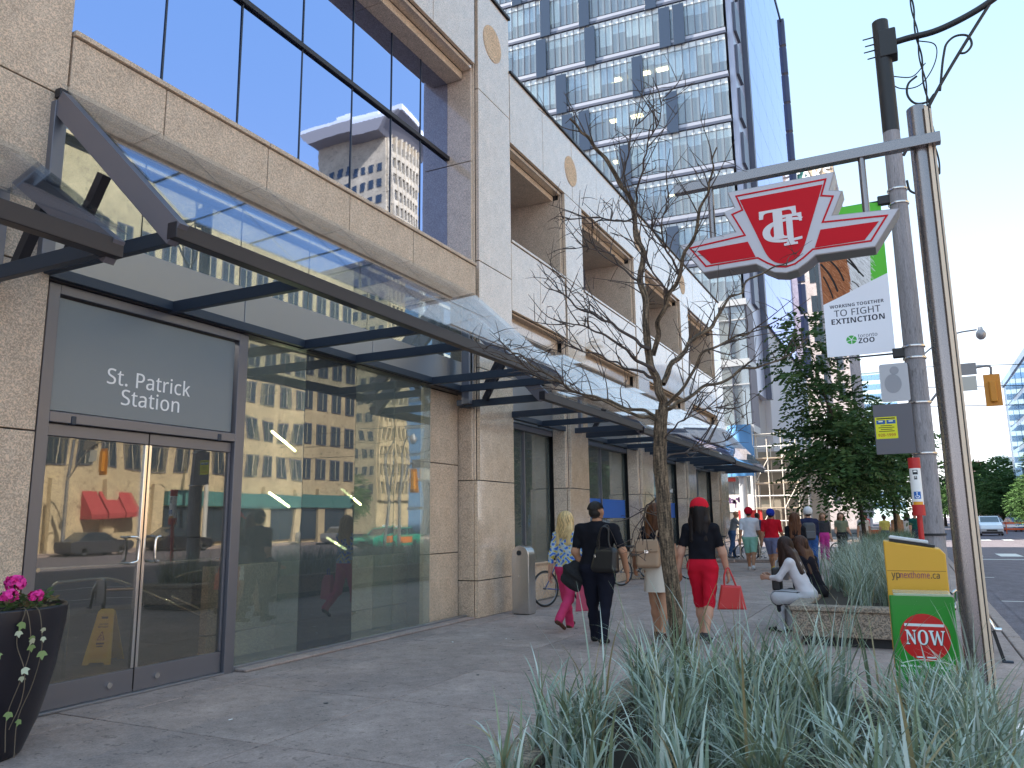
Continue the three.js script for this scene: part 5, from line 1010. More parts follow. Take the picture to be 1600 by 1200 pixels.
// ---------------------------------------------------------------- people: one skin drawn over a posed skeleton
// surface nets over the smooth union of tapered capsules; bones: {a, b, ra, rb, col: t => Color}
function skinOver(bones, cell, k = 0.018) {
  const lo = V(9, 9, 9), hi = V(-9, -9, -9);
  for (const o of bones) for (const [p, r] of [[o.a, o.ra], [o.b, o.rb]]) { lo.min(p.clone().addScalar(-r - cell * 2)); hi.max(p.clone().addScalar(r + cell * 2)); }
  const n = [0, 1, 2].map(i => Math.ceil((hi.getComponent(i) - lo.getComponent(i)) / cell) + 1), F = new Float32Array(n[0] * n[1] * n[2]).fill(9), id = (i, j, l) => (l * n[1] + j) * n[0] + i;
  const pre = bones.map(o => { const d = o.b.clone().sub(o.a); return { ax: o.a.x, ay: o.a.y, az: o.a.z, dx: d.x, dy: d.y, dz: d.z, l2: Math.max(1e-9, d.lengthSq()), ra: o.ra, dr: o.rb - o.ra }; });
  const dist = (q, x, y, z) => { const px = x - q.ax, py = y - q.ay, pz = z - q.az; let t = (px * q.dx + py * q.dy + pz * q.dz) / q.l2; t = t < 0 ? 0 : t > 1 ? 1 : t; const ex = px - q.dx * t, ey = py - q.dy * t, ez = pz - q.dz * t; return Math.sqrt(ex * ex + ey * ey + ez * ez) - q.ra - q.dr * t; };
  bones.forEach((o, bi) => {                                            // each bone only touches the cells round it
    const q = pre[bi], R = Math.max(o.ra, o.rb) + cell * 2 + k * 2, i0 = [0, 1, 2].map(c => Math.max(0, Math.floor((Math.min(o.a.getComponent(c), o.b.getComponent(c)) - R - lo.getComponent(c)) / cell))), i1 = [0, 1, 2].map(c => Math.min(n[c] - 1, Math.ceil((Math.max(o.a.getComponent(c), o.b.getComponent(c)) + R - lo.getComponent(c)) / cell)));
    for (let l = i0[2]; l <= i1[2]; l++) for (let j = i0[1]; j <= i1[1]; j++) for (let i = i0[0]; i <= i1[0]; i++) { const e = id(i, j, l), d = dist(q, lo.x + i * cell, lo.y + j * cell, lo.z + l * cell), f = F[e], h = Math.max(0, k - Math.abs(f - d)) / k; F[e] = Math.min(f, d) - h * h * k * 0.25; }
  });
  const P = [], Cc = [], idx = new Int32Array(F.length).fill(-1), I = [];
  for (let l = 0; l < n[2] - 1; l++) for (let j = 0; j < n[1] - 1; j++) for (let i = 0; i < n[0] - 1; i++) {
    let m = 0, sx = 0, sy = 0, sz = 0, c = 0; const v = [];
    for (let e = 0; e < 8; e++) { const f = F[id(i + (e & 1), j + ((e >> 1) & 1), l + (e >> 2))]; v.push(f); if (f < 0) m |= 1 << e; }
    if (m === 0 || m === 255) continue;
    for (const [a, b] of [[0, 1], [2, 3], [4, 5], [6, 7], [0, 2], [1, 3], [4, 6], [5, 7], [0, 4], [1, 5], [2, 6], [3, 7]]) if ((v[a] < 0) !== (v[b] < 0)) { const t = v[a] / (v[a] - v[b]); sx += (a & 1) + ((b & 1) - (a & 1)) * t; sy += ((a >> 1) & 1) + (((b >> 1) & 1) - ((a >> 1) & 1)) * t; sz += (a >> 2) + ((b >> 2) - (a >> 2)) * t; c++; }
    const x = lo.x + (i + sx / c) * cell, y = lo.y + (j + sy / c) * cell, z = lo.z + (l + sz / c) * cell; idx[id(i, j, l)] = P.length / 3; P.push(x, y, z);
    let best = 9, bc = null; for (let q = 0; q < pre.length; q++) { const d = dist(pre[q], x, y, z); if (d < best) { best = d; const r = pre[q]; let t = ((x - r.ax) * r.dx + (y - r.ay) * r.dy + (z - r.az) * r.dz) / r.l2; bc = bones[q].col(Math.max(0, Math.min(1, t)), y, x, z); } }
    Cc.push(bc.r, bc.g, bc.b);
  }
  for (let l = 1; l < n[2] - 1; l++) for (let j = 1; j < n[1] - 1; j++) for (let i = 1; i < n[0] - 1; i++) {
    const s = F[id(i, j, l)] < 0;
    const quad = (a, b, c, d, flip) => { if (a < 0 || b < 0 || c < 0 || d < 0) return; flip ? I.push(a, b, c, a, c, d) : I.push(a, c, b, a, d, c); };
    if (s !== F[id(i + 1, j, l)] < 0) quad(idx[id(i, j - 1, l - 1)], idx[id(i, j, l - 1)], idx[id(i, j, l)], idx[id(i, j - 1, l)], s);
    if (s !== F[id(i, j + 1, l)] < 0) quad(idx[id(i - 1, j, l - 1)], idx[id(i - 1, j, l)], idx[id(i, j, l)], idx[id(i, j, l - 1)], s);
    if (s !== F[id(i, j, l + 1)] < 0) quad(idx[id(i - 1, j - 1, l)], idx[id(i, j - 1, l)], idx[id(i, j, l)], idx[id(i - 1, j, l)], s);
  }
  const g = new THREE.BufferGeometry(); g.setAttribute('position', new THREE.Float32BufferAttribute(P, 3)); g.setAttribute('color', new THREE.Float32BufferAttribute(Cc, 3)); g.setIndex(I); g.computeVertexNormals(); return g;
}
const cloth = phy({ vertexColors: true, roughness: 0.9, specularIntensity: 0.15 }), hairMat = phy({ vertexColors: true, roughness: 0.5, specularIntensity: 0.4, side: THREE.DoubleSide });
// folds in cloth: the surface moves in and out along wrinkles that run across sleeves, waist and knees
function folds(g, amp, skin) {
  const p = g.attributes.position, n = g.attributes.normal, c = g.attributes.color;
  for (let i = 0; i < p.count; i++) {
    if (Math.abs(c.getX(i) - skin.r) < 0.004 && Math.abs(c.getY(i) - skin.g) < 0.004) continue;
    const x = p.getX(i), y = p.getY(i), z = p.getZ(i), w = Math.sin(y * 46 + Math.sin(x * 19 + z * 11) * 2.2) * 0.5 + Math.sin(y * 23 - x * 31 + z * 17) * 0.6 + Math.sin(x * 60 + y * 18) * 0.25;
    p.setXYZ(i, x + n.getX(i) * w * amp, y + n.getY(i) * w * amp * 0.3, z + n.getZ(i) * w * amp);
  }
  g.computeVertexNormals(); return g;
}
// locks of hair: narrow ribbons combed from the crown down over the head
function locks(center, R, turn, len, col, n, wave, back = 1) {
  const P = [], Cc = [], I = [], seg = 9, cs = Math.cos(turn), sn = Math.sin(turn);
  for (let b = 0; b < n; b++) {
    const a = rr(-2.15, 2.15) + Math.PI, lift = rr(0.98, 1.1), w = rr(0.007, 0.015), L = len * rr(0.75, 1.08), ph = rnd() * 6, c = col.clone().multiplyScalar(rr(0.55, 1.35)), base = P.length / 3, drift = rr(-0.12, 0.12);
    const arc = R * 1.45, tot = arc + L;
    for (let s = 0; s <= seg; s++) {
      const d = tot * s / seg; let r, y;
      if (d < arc) { const q = d / R; r = R * Math.sin(q) * lift; y = R * Math.cos(q) * lift * 1.08; } else { const e = d - arc; r = R * lift * (1.0 + 0.06 * Math.sin(e * 9 + ph) - e * 0.25) ; y = R * Math.cos(1.45) - e; }
      const aa = a + drift * s / seg + wave * Math.sin(d * 26 + ph) * (s / seg), sx = Math.sin(aa) * r, sz = Math.cos(aa) * r * 1.05, X = sx * cs + sz * sn, Z = sz * cs - sx * sn, tx = Math.cos(aa) * w / 2, tz = -Math.sin(aa) * w / 2, k = s === seg ? 0.15 : 1;
      P.push(center.x + X - tx * k, center.y + y, center.z + Z - tz * k, center.x + X + tx * k, center.y + y, center.z + Z + tz * k); for (let m = 0; m < 2; m++) Cc.push(c.r, c.g, c.b);
      if (s < seg) { const q = base + s * 2; I.push(q, q + 1, q + 2, q + 1, q + 3, q + 2); }
    }
  }
  const g = new THREE.BufferGeometry(); g.setAttribute('position', new THREE.Float32BufferAttribute(P, 3)); g.setAttribute('color', new THREE.Float32BufferAttribute(Cc, 3)); g.setIndex(I); g.computeVertexNormals(); return g;
}
const SKIN = { light: C(0.48, 0.27, 0.19), tan: C(0.40, 0.21, 0.13), brown: C(0.22, 0.11, 0.07) };
// a figure that looks to +z before it is turned; o holds clothing, pose and height
function person(label, pos, turn, o) {
  const H = o.H, t = thing('person', label, 'person', pos, turn, o.group), bones = [], skin = SKIN[o.skin || 'light'], build = o.build || 1, detail = o.detail || 0;
  const K = c => () => c, split = (a, b, u) => q => q < u ? a : b;
  const B = (a, b, ra, rb, col) => bones.push({ a: V(...a).multiplyScalar(H), b: V(...b).multiplyScalar(H), ra: ra * H, rb: rb * H, col: typeof col === 'function' ? col : K(col) });
  const topC = o.pattern ? (u, y, x, z) => o.pattern(x / H, y / H, z / H) : K(o.top), legC = o.bottom, legF = o.stripe ? (u, y, x, z) => (Math.sin(x / H * 150 + 0.6) > 0.8 ? o.stripe : o.bottom) : () => o.bottom, shoe = o.shoes || C(0.03, 0.03, 0.03);
  const sit = o.pose === 'sit', hipY = sit ? 0.30 : 0.515, lean = o.lean || 0, dy = hipY - 0.515;
  const hw = 0.052 * build, sw = 0.1 * (o.broad || 1) * Math.min(build, 1.12);
  const up = (x, y, z = 0) => [x, y + dy, z + (y - 0.515) * lean];       // trunk point with forward lean
  // trunk
  const waist = o.waist || 0.585;
  const tr = (u, y) => { const yy = y / H - dy; return yy < waist ? legF(u, y, 0, 0) : null; };
  const trunkCol = (u, y, x, z) => tr(u, y) || topC(u, y, x, z);
  B(up(0, 0.53), up(0, 0.60), 0.072 * build, 0.066 * build, trunkCol); B(up(0, 0.60), up(0, 0.77), 0.064 * build, 0.072 * build, trunkCol);
  for (const s of [-1, 1]) { B(up(s * 0.045 * build, 0.53, -0.012), up(s * 0.038 * build, 0.62, 0), 0.064 * build, 0.052 * build, trunkCol); B(up(s * 0.04, 0.64), up(s * (sw - 0.045), 0.775, -0.004), 0.054 * build, 0.052 * build, trunkCol); B(up(s * 0.02, 0.822, -0.008), up(s * sw * 0.95, 0.797, -0.006), 0.03, 0.036, (u, y, x, z) => topC(u, y, x, z)); }
  B(up(0, 0.80, 0), up(0, 0.87, 0.004), 0.036, 0.031, split(o.top || C(0.1, 0.1, 0.1), skin, 0.35));
  // head, face and ears
  const hy = 0.93, ht = o.headTurn || 0, hc = (x, y, z) => { const c = Math.cos(ht), s = Math.sin(ht); const p = up(0, y); return [p[0] + x * c + z * s, p[1] + (o.nod ? -z * o.nod : 0), p[2] + z * c - x * s + 0.006]; };
  B(hc(0, hy + 0.012, -0.008), hc(0, hy - 0.012, 0.012), 0.054, 0.047, skin); B(hc(0, hy - 0.02, 0.015), hc(0, hy - 0.05, 0.03), 0.036, 0.02, skin); B(hc(0, hy + 0.002, 0.055), hc(0, hy - 0.014, 0.066), 0.006, 0.009, skin);
  for (const s of [-1, 1]) B(hc(s * 0.052, hy + 0.004, -0.004), hc(s * 0.053, hy - 0.014, -0.002), 0.01, 0.007, skin);
  // legs
  const feet = [];
  for (const s of [-1, 1]) {
    const ph = (o.stride || 0) * s, hip = [s * hw, hipY - 0.01, 0]; let knee, ank, toe;
    if (sit) { knee = [s * 0.05 + (o.kneeX || 0), 0.285, 0.235]; ank = [s * 0.045 + (o.kneeX || 0), 0.045, 0.20 + s * 0.03]; toe = [ank[0], 0.02, ank[2] + 0.095]; }
    else {
      const th = ph * 0.42, kn = ph > 0 ? 0.12 * Math.abs(ph) : 0.05 + 0.75 * Math.abs(ph) * (o.lift ?? 0.6);
      knee = [s * hw * 0.92, hip[1] - 0.235 * Math.cos(th), 0.235 * Math.sin(th)]; ank = [s * hw * 0.85, knee[1] - 0.235 * Math.cos(th - kn), knee[2] + 0.235 * Math.sin(th - kn)];
      const pitch = ph < 0 ? -0.9 * Math.abs(ph) * (o.lift ?? 0.6) : 0.25 * ph; toe = [ank[0] + s * 0.01, ank[1] - 0.022 + 0.1 * Math.sin(pitch), ank[2] + 0.1 * Math.cos(pitch)];
    }
    feet.push([hip, knee, ank, toe, s]);
  }
  let low = 9; if (!sit) { for (const f of feet) low = Math.min(low, f[2][1] - 0.028, f[3][1] - 0.014); for (const f of feet) for (const q of f.slice(0, 4)) q[1] -= low * (q === f[0] ? 0.0 : 1); }
  const kind = o.legs || 'long';
  for (const [hip, knee, ank, toe, s] of feet) {
    const thC = kind === 'skirt' ? K(skin) : kind === 'shorts' ? split(legC, skin, 0.96) : legF, caC = kind === 'long' ? legF : kind === 'capri' ? split(legC, skin, 0.45) : K(skin);
    const wide = kind === 'long' ? (sit && o.stripe ? 1.75 : 1.12) : 1, thick = kind === 'shorts' ? 1.12 : 1;
    B(hip, knee, 0.062 * build * (thick), 0.04 * wide * thick, thC);
    const m = [knee[0] * 0.5 + ank[0] * 0.5, knee[1] * 0.62 + ank[1] * 0.38, knee[2] * 0.62 + ank[2] * 0.38 - 0.006];
    B(knee, m, kind === 'long' || kind === 'capri' ? 0.038 : 0.033, kind === 'long' ? 0.038 : 0.033, caC); B(m, ank, kind === 'long' ? 0.037 : 0.031, kind === 'long' ? 0.036 : 0.02, kind === 'capri' ? K(skin) : caC);
    const heel = [ank[0], ank[1] - 0.02, ank[2] - 0.018]; B(ank, heel, 0.02, 0.021, shoe); B(heel, toe, 0.021, 0.016, shoe);
  }
  // arms: [elbow, wrist] offsets from the shoulder, or a relaxed swing
  const hands = [];
  for (const s of [-1, 1]) {
    const sh = up(s * sw, 0.797, -0.004), a = (s < 0 ? o.armL : o.armR) || {}, swg = a.swing ?? -(o.stride || 0) * s * 0.45, out = a.out ?? 0.12, bend = a.bend ?? 0.35;
    const el = a.elbow ? [sh[0] + a.elbow[0], sh[1] + a.elbow[1], sh[2] + a.elbow[2]] : [sh[0] + s * 0.175 * Math.sin(out), sh[1] - 0.175 * Math.cos(out) * Math.cos(swg), sh[2] + 0.175 * Math.sin(swg)];
    const wr = a.wrist ? [sh[0] + a.wrist[0], sh[1] + a.wrist[1], sh[2] + a.wrist[2]] : [el[0] + s * 0.02, el[1] - 0.148 * Math.cos(swg + bend), el[2] + 0.148 * Math.sin(swg + bend)];
    const sl = o.sleeve ?? 0.7, armC = (u, y, x, z) => u < sl ? topC(u, y, x, z) : skin;
    B(sh, el, 0.036 * Math.min(build, 1.15), 0.028, armC); B(el, wr, 0.027, 0.019, sl > 1 ? (u, y, x, z) => u < sl - 1 ? topC(u, y, x, z) : skin : K(skin));
    const d = V(wr[0] - el[0], wr[1] - el[1], wr[2] - el[2]).normalize(); hands.push([V(...wr), d, s]);
    if (!detail) { const e = V(...wr).addScaledVector(d, 0.05); B(wr, e.toArray(), 0.018, 0.02, skin); const f = e.clone().addScaledVector(d, 0.035).add(V(0, 0, 0.01)); B(e.toArray(), f.toArray(), 0.016, 0.009, skin); }
  }
  if (kind === 'skirt') {
    const L = o.skirtLen || 0.19, g = new THREE.CylinderGeometry(0.1, 0.118, L + 0.09, 40, 10, true), p = g.attributes.position;
    for (let i = 0; i < p.count; i++) { const x = p.getX(i), z = p.getZ(i), a = Math.atan2(z, x), v = (p.getY(i) / (L + 0.09) + 0.5), f = 1 + (1 - v) * 0.035 * Math.sin(a * 7 + 1); p.setX(i, x * f * (v > 0.75 ? 1 - (v - 0.75) * 0.5 : 1) * 1.0 * Math.min(build, 1.1)); p.setZ(i, z * f * 0.8 - 0.006); }
    g.computeVertexNormals(); g.translate(0, hipY + 0.09 - (L + 0.09) / 2, 0); g.scale(H, H, H); part('skirt', g, phy({ color: o.bottom, roughness: 0.9, specularIntensity: 0.15, side: THREE.DoubleSide }), t);
  }
  const list = [folds(skinOver(bones, o.cell || 0.012 * (detail ? 1 : 1.3), 0.02 * H), 0.0042, skin)];
  if (detail) for (const [w, d, s] of hands) {                            // palm, four fingers and a thumb, softly curled
    const fb = [], side = V(0, 0, 1).cross(d).normalize().lengthSq() < 0.01 ? V(1, 0, 0) : d.clone().cross(V(1, 0, 0)).normalize(), nrm = side.clone().cross(d).normalize().multiplyScalar(s * -1), q = (p, r, p2, r2) => fb.push({ a: p.clone().multiplyScalar(H), b: p2.clone().multiplyScalar(H), ra: r * H, rb: r2 * H, col: K(skin) });
    for (const f of [-0.014, 0, 0.014]) q(w.clone(), 0.012, w.clone().addScaledVector(d, 0.048).addScaledVector(side, f), 0.0085);
    [0.04, 0.047, 0.044, 0.034].forEach((L, i) => { const p0 = w.clone().addScaledVector(d, 0.052).addScaledVector(side, 0.018 - i * 0.012), p1 = p0.clone().addScaledVector(d, L * 0.55).addScaledVector(nrm, 0.006), p2 = p1.clone().addScaledVector(d, L * 0.35).addScaledVector(nrm, 0.016); q(p0, 0.0058, p1, 0.0053); q(p1, 0.0053, p2, 0.0045); });
    const t0 = w.clone().addScaledVector(d, 0.015).addScaledVector(side, 0.014), t1 = t0.clone().addScaledVector(d, 0.024).addScaledVector(side, 0.018).addScaledVector(nrm, 0.006), t2 = t1.clone().addScaledVector(d, 0.022).addScaledVector(nrm, 0.006); q(t0, 0.008, t1, 0.007); q(t1, 0.007, t2, 0.0055);
    list.push(skinOver(fb, 0.0045, 0.006));
  }
  const body = part('body', list.length > 1 ? mergeGeometries(list) : list[0], cloth, t);
  // hair and cap
  const hb = [], hcol = o.hair || C(0.03, 0.02, 0.015), HB = (a, b, ra, rb) => hb.push({ a: V(...a).multiplyScalar(H), b: V(...b).multiplyScalar(H), ra: ra * H, rb: rb * H, col: (u, y, x) => hcol.clone().multiplyScalar(0.8 + 0.4 * Math.abs(Math.sin(x / H * 260 + u * 3))) });
  if (o.hairStyle !== 'bald') {
    if (o.hairStyle === 'long') HB(hc(0, hy + 0.02, -0.016), hc(0, hy - 0.012, -0.022), 0.056, 0.05); else HB(hc(0, hy + 0.018, -0.013), hc(0, hy - 0.012, -0.02), 0.053, 0.046);
    if (o.hairStyle === 'long') { const L = o.hairLen || 0.2; for (const s of [-1, -0.35, 0.35, 1]) { HB(hc(s * 0.034, hy + 0.01, -0.022), hc(s * 0.046, hy - 0.08, -0.034), 0.036, 0.036); HB(hc(s * 0.046, hy - 0.08, -0.034), hc(s * (0.05 + 0.012 * Math.sin(s * 9)), hy - L, -0.048), 0.035, 0.022); } }
    const hg = skinOver(hb, 0.011 * (detail ? 0.9 : 1.3), 0.012 * H), hcen = V(...hc(0, hy + 0.008, -0.012)).multiplyScalar(H);
    const lk = o.hairStyle === 'long' ? locks(hcen, 0.066 * H, ht, ((o.hairLen || 0.2) - 0.03) * H, hcol, detail ? 620 : 240, o.wave ?? 0.1) : locks(hcen, 0.054 * H, ht, 0.006 * H, hcol, detail ? 420 : 150, 0.05);
    part('hair', mergeGeometries([hg.toNonIndexed(), lk.toNonIndexed()]), hairMat, t);
  }
  if (o.cap) {
    const cb = [], q = (a, b, ra, rb) => cb.push({ a: V(...a).multiplyScalar(H), b: V(...b).multiplyScalar(H), ra: ra * H, rb: rb * H, col: K(o.cap) });
    q(hc(0, hy + 0.028, -0.014), hc(0, hy + 0.02, 0.002), 0.07, 0.068); const f = o.capBack ? -1 : 1; for (const s of [-1, 0, 1]) q(hc(s * 0.02, hy + 0.022, 0.04 * f), hc(s * 0.026, hy + 0.012, 0.1 * f), 0.014, 0.008);
    part('cap', skinOver(cb, 0.01, 0.012 * H), cloth, t);
  }
  t.userData.H = undefined; delete t.userData.H;
  return { t, hands: hands.map(h => h[0].clone().multiplyScalar(H)), up: (x, y, z) => V(...up(x, y, z)).multiplyScalar(H) };
}
const black = C(0.012, 0.012, 0.016), white_ = C(0.62, 0.63, 0.68), redC = C(0.5, 0.012, 0.03);
const floral = (x, y, z) => { const a = Math.sin(x * 130 + Math.sin(y * 90) * 2) + Math.sin(y * 120 + z * 80 + Math.sin(x * 70) * 2); return a > 0.75 ? C(0.05, 0.13, 0.5) : a > 0.2 ? C(0.15, 0.35, 0.62) : a < -0.95 ? C(0.55, 0.42, 0.06) : C(0.5, 0.54, 0.55); };
const AWAY = Math.PI;
{
  const m = person('man in black polo and trousers with a black shoulder bag', [-3.88, 0, -10.3], AWAY + 0.06, { H: 1.87, detail: 1, build: 1.22, broad: 1.16, top: black, bottom: C(0.012, 0.013, 0.022), sleeve: 0.85, skin: 'tan', hair: C(0.02, 0.016, 0.014), stride: 0.35, headTurn: -0.35, armR: { elbow: [0.03, -0.16, -0.03], wrist: [0.0, -0.29, 0.05] }, armL: { elbow: [-0.07, -0.16, -0.03], wrist: [-0.075, -0.30, 0.04] }, waist: 0.55 });
  const bag = thing('shoulder_bag', 'black leather bag slung on the shoulder of the man in black', 'bag', [-3.7, 0.92, -10.12], -0.25);
  const lm = std({ color: C(0.014, 0.012, 0.012), roughness: 0.38 });
  const bodyG = new RoundedBoxGeometry(0.44, 0.34, 0.16, 4, 0.07); { const p = bodyG.attributes.position; for (let i = 0; i < p.count; i++) { const y = p.getY(i); p.setX(i, p.getX(i) * (1 - (y + 0.17) * 0.7) + 0.02 * Math.sin(y * 20)); p.setZ(i, p.getZ(i) * (1 - (y + 0.17) * 0.9)); } bodyG.computeVertexNormals(); bodyG.translate(0, 0.17, 0); }
  part('pouch', bodyG, lm, bag); part('strap', tube([[-0.12, 0.3, 0.02], [-0.1, 0.42, 0.03], [-0.02, 0.6, 0.02], [0.02, 0.62, -0.05], [0.03, 0.4, -0.04], [0.1, 0.29, 0]], 0.011, 6, 30), lm, bag); part('strap', tube([[-0.06, 0.3, 0.05], [-0.05, 0.44, 0.06], [0.0, 0.6, 0.06], [0.05, 0.58, 0.0], [0.08, 0.4, 0.03], [0.12, 0.29, 0.03]], 0.011, 6, 30), lm, bag); part('buckle', rbx(-0.13, 0.2, 0.09, -0.1, 0.24, 0.075, 0.004), M.chrome, bag);
  const jk = thing('folded_jacket', 'black folded jacket over the left arm of the man in black', 'jacket', [-4.23, 0.86, -10.28], 0.2);
  const jg = new THREE.IcosahedronGeometry(0.17, 4); { const p = jg.attributes.position; for (let i = 0; i < p.count; i++) { const x = p.getX(i), y = p.getY(i), z = p.getZ(i), k = 1 + 0.12 * Math.sin(y * 40 + x * 22) + 0.08 * Math.sin(z * 35); p.setXYZ(i, x * k * 0.95, y * k * 1.15, z * k * 0.8); } jg.computeVertexNormals(); } part('cloth', jg, std({ color: C(0.012, 0.012, 0.014), roughness: 0.95 }), jk);
  person('blonde woman in blue floral top and pink trousers', [-4.78, 0, -11.35], AWAY - 0.05, { H: 1.74, detail: 1, build: 0.95, top: C(0.3, 0.4, 0.5), pattern: floral, bottom: C(0.55, 0.05, 0.14), sleeve: 1.5, hair: C(0.6, 0.42, 0.2), hairStyle: 'long', hairLen: 0.2, wave: 0.35, stride: 0.75, legs: 'long', lift: 1.0, shoes: C(0.1, 0.05, 0.035), waist: 0.53 });
  const pb = thing('pink_bag', 'pink shopping bag hanging beside the blonde woman', 'bag', [-4.46, 0.3, -11.25], 0.2);
  part('sack', (() => { const g = extr([[-0.12, 0], [0.13, 0.02], [0.1, 0.3], [0.03, 0.4], [-0.05, 0.4], [-0.09, 0.3]], 0.08, 0.02); g.translate(0, 0, -0.04); return g; })(), std({ color: C(0.6, 0.09, 0.17), roughness: 0.7 }), pb); part('handle', tube([[-0.03, 0.4, 0], [-0.02, 0.52, 0], [0.02, 0.52, 0], [0.03, 0.4, 0]], 0.01, 6, 20), std({ color: C(0.02, 0.06, 0.4), roughness: 0.7 }), pb);
  person('woman in black top and beige skirt behind the bare tree trunk', [-3.2, 0, -10.85], AWAY + 0.05, { H: 1.82, detail: 1, build: 0.96, top: black, bottom: C(0.55, 0.49, 0.42), sleeve: 0.55, skin: 'tan', hair: C(0.09, 0.035, 0.015), hairStyle: 'long', hairLen: 0.17, legs: 'skirt', skirtLen: 0.165, stride: 0.4, armR: { elbow: [0.06, -0.165, -0.05], wrist: [0.10, -0.27, 0.06] }, shoes: C(0.08, 0.05, 0.04) });
  const bp = thing('backpack', 'tan leather backpack worn by the woman in the beige skirt', 'bag', [-3.27, 0.96, -10.63], 0.05);
  const tan = std({ color: C(0.33, 0.22, 0.14), roughness: 0.55 }); { const g = new RoundedBoxGeometry(0.34, 0.36, 0.14, 4, 0.055); g.translate(0, 0.18, 0); part('pouch', g, tan, bp); part('flap', (() => { const q = new RoundedBoxGeometry(0.33, 0.17, 0.04, 3, 0.018); q.translate(0, 0.3, 0.072); return q; })(), tan, bp); part('clasp', rbx(-0.03, 0.2, 0.09, 0.03, 0.24, 0.1, 0.004), M.chrome, bp); for (const s of [-1, 1]) part('strap', tube([[s * 0.1, 0.34, -0.05], [s * 0.12, 0.48, -0.06], [s * 0.12, 0.5, -0.14]], 0.014, 6, 14), tan, bp); }
  person('woman in red cap, black top and red cropped trousers', [-2.62, 0, -11.0], AWAY - 0.02, { H: 1.86, detail: 1, build: 1.02, top: black, bottom: redC, sleeve: 0.75, skin: 'light', hair: C(0.014, 0.01, 0.01), hairStyle: 'long', hairLen: 0.215, cap: C(0.55, 0.015, 0.03), legs: 'capri', stride: 0.55, shoes: C(0.05, 0.05, 0.055), waist: 0.575, armR: { elbow: [0.05, -0.172, -0.02], wrist: [0.085, -0.325, 0.0] }, armL: { elbow: [-0.045, -0.175, 0.02], wrist: [-0.06, -0.31, 0.07] } });
  const tb = thing('red_handbag', 'red handbag carried by the woman in the red cap', 'bag', [-2.26, 0.42, -11.0], 0.3);
  const rl = std({ color: C(0.5, 0.03, 0.03), roughness: 0.4 }); part('pouch', (() => { const g = extr([[-0.16, 0], [0.16, 0], [0.11, 0.26], [-0.1, 0.27]], 0.09, 0.025); g.translate(0, 0.02, -0.045); return g; })(), rl, tb); for (const z of [-0.04, 0.05]) part('handle', tube([[-0.08, 0.27, z], [-0.07, 0.45, z * 0.6], [-0.02, 0.54, 0], [0.02, 0.45, z * 0.6], [0.08, 0.27, z]], 0.01, 6, 30), rl, tb);
  person('man in white shirt, mint shorts and red cap', [-4.75, 0, -26.6], AWAY + 0.05, { H: 1.95, build: 1.08, broad: 1.1, top: white_, bottom: C(0.25, 0.5, 0.4), sleeve: 0.9, skin: 'tan', cap: C(0.5, 0.012, 0.03), hair: C(0.03, 0.02, 0.02), legs: 'shorts', stride: 0.55, shoes: C(0.6, 0.6, 0.62), waist: 0.53 });
  person('man in red shirt, grey shorts and blue cap', [-4.0, 0, -26.2], AWAY - 0.1, { H: 1.88, build: 1.15, broad: 1.1, top: C(0.5, 0.012, 0.025), bottom: C(0.16, 0.17, 0.28), sleeve: 0.95, skin: 'tan', cap: C(0.02, 0.04, 0.32), capBack: true, hair: C(0.03, 0.02, 0.02), legs: 'shorts', stride: 0.6, shoes: C(0.6, 0.45, 0.04), waist: 0.54 });
  person('woman with long brown hair in black behind the seated woman', [-2.45, 0, -19.5], AWAY + 0.15, { H: 1.72, build: 0.98, top: black, bottom: C(0.02, 0.02, 0.025), sleeve: 1.6, hair: C(0.10, 0.04, 0.02), hairStyle: 'long', hairLen: 0.25, stride: 0.3, armL: { bend: 1.2 } });
  person('man in navy jacket and white cap with a grey backpack', [-2.75, 0, -25], AWAY + 0.5, { H: 1.9, build: 1.15, top: C(0.02, 0.025, 0.06), bottom: C(0.04, 0.1, 0.3), sleeve: 1.9, cap: C(0.6, 0.6, 0.62), hair: C(0.05, 0.04, 0.03), stride: 0.2 });
  const gb = thing('backpack', 'grey backpack worn by the man in the navy jacket', 'bag', [-2.72, 0.98, -24.72], 0.5); { const g = new RoundedBoxGeometry(0.36, 0.5, 0.22, 4, 0.09); g.translate(0, 0.25, 0); part('pouch', g, std({ color: C(0.06, 0.065, 0.075), roughness: 0.8 }), gb); part('pocket', (() => { const q = new RoundedBoxGeometry(0.28, 0.22, 0.08, 3, 0.03); q.translate(0, 0.15, 0.1); return q; })(), std({ color: C(0.08, 0.085, 0.1), roughness: 0.8 }), gb); }
  person('woman in black and pink trousers standing by the crossing', [-3.1, 0, -33], 0.4, { H: 1.8, top: C(0.05, 0.05, 0.06), bottom: C(0.5, 0.05, 0.28), sleeve: 1.4, hair: C(0.25, 0.15, 0.08), hairStyle: 'long', hairLen: 0.12, stride: 0.15, shoes: C(0.5, 0.4, 0.35) });
  person('woman in a green top holding a bicycle by the crossing', [-2.5, 0, -33.6], 0.2, { H: 1.8, top: C(0.18, 0.2, 0.14), bottom: C(0.03, 0.03, 0.035), sleeve: 0.6, hair: C(0.12, 0.07, 0.04), hairStyle: 'long', hairLen: 0.1, stride: 0.1, armR: { bend: 1.3 }, armL: { bend: 1.3 } });
  person('person in a dark shirt standing at the bicycle rail', [-7.2, 0, -32.4], 0.9, { H: 1.85, top: C(0.025, 0.025, 0.04), bottom: C(0.05, 0.06, 0.1), sleeve: 0.7, skin: 'brown', hair: C(0.015, 0.012, 0.01), stride: 0.1, armR: { bend: 1.4 } });
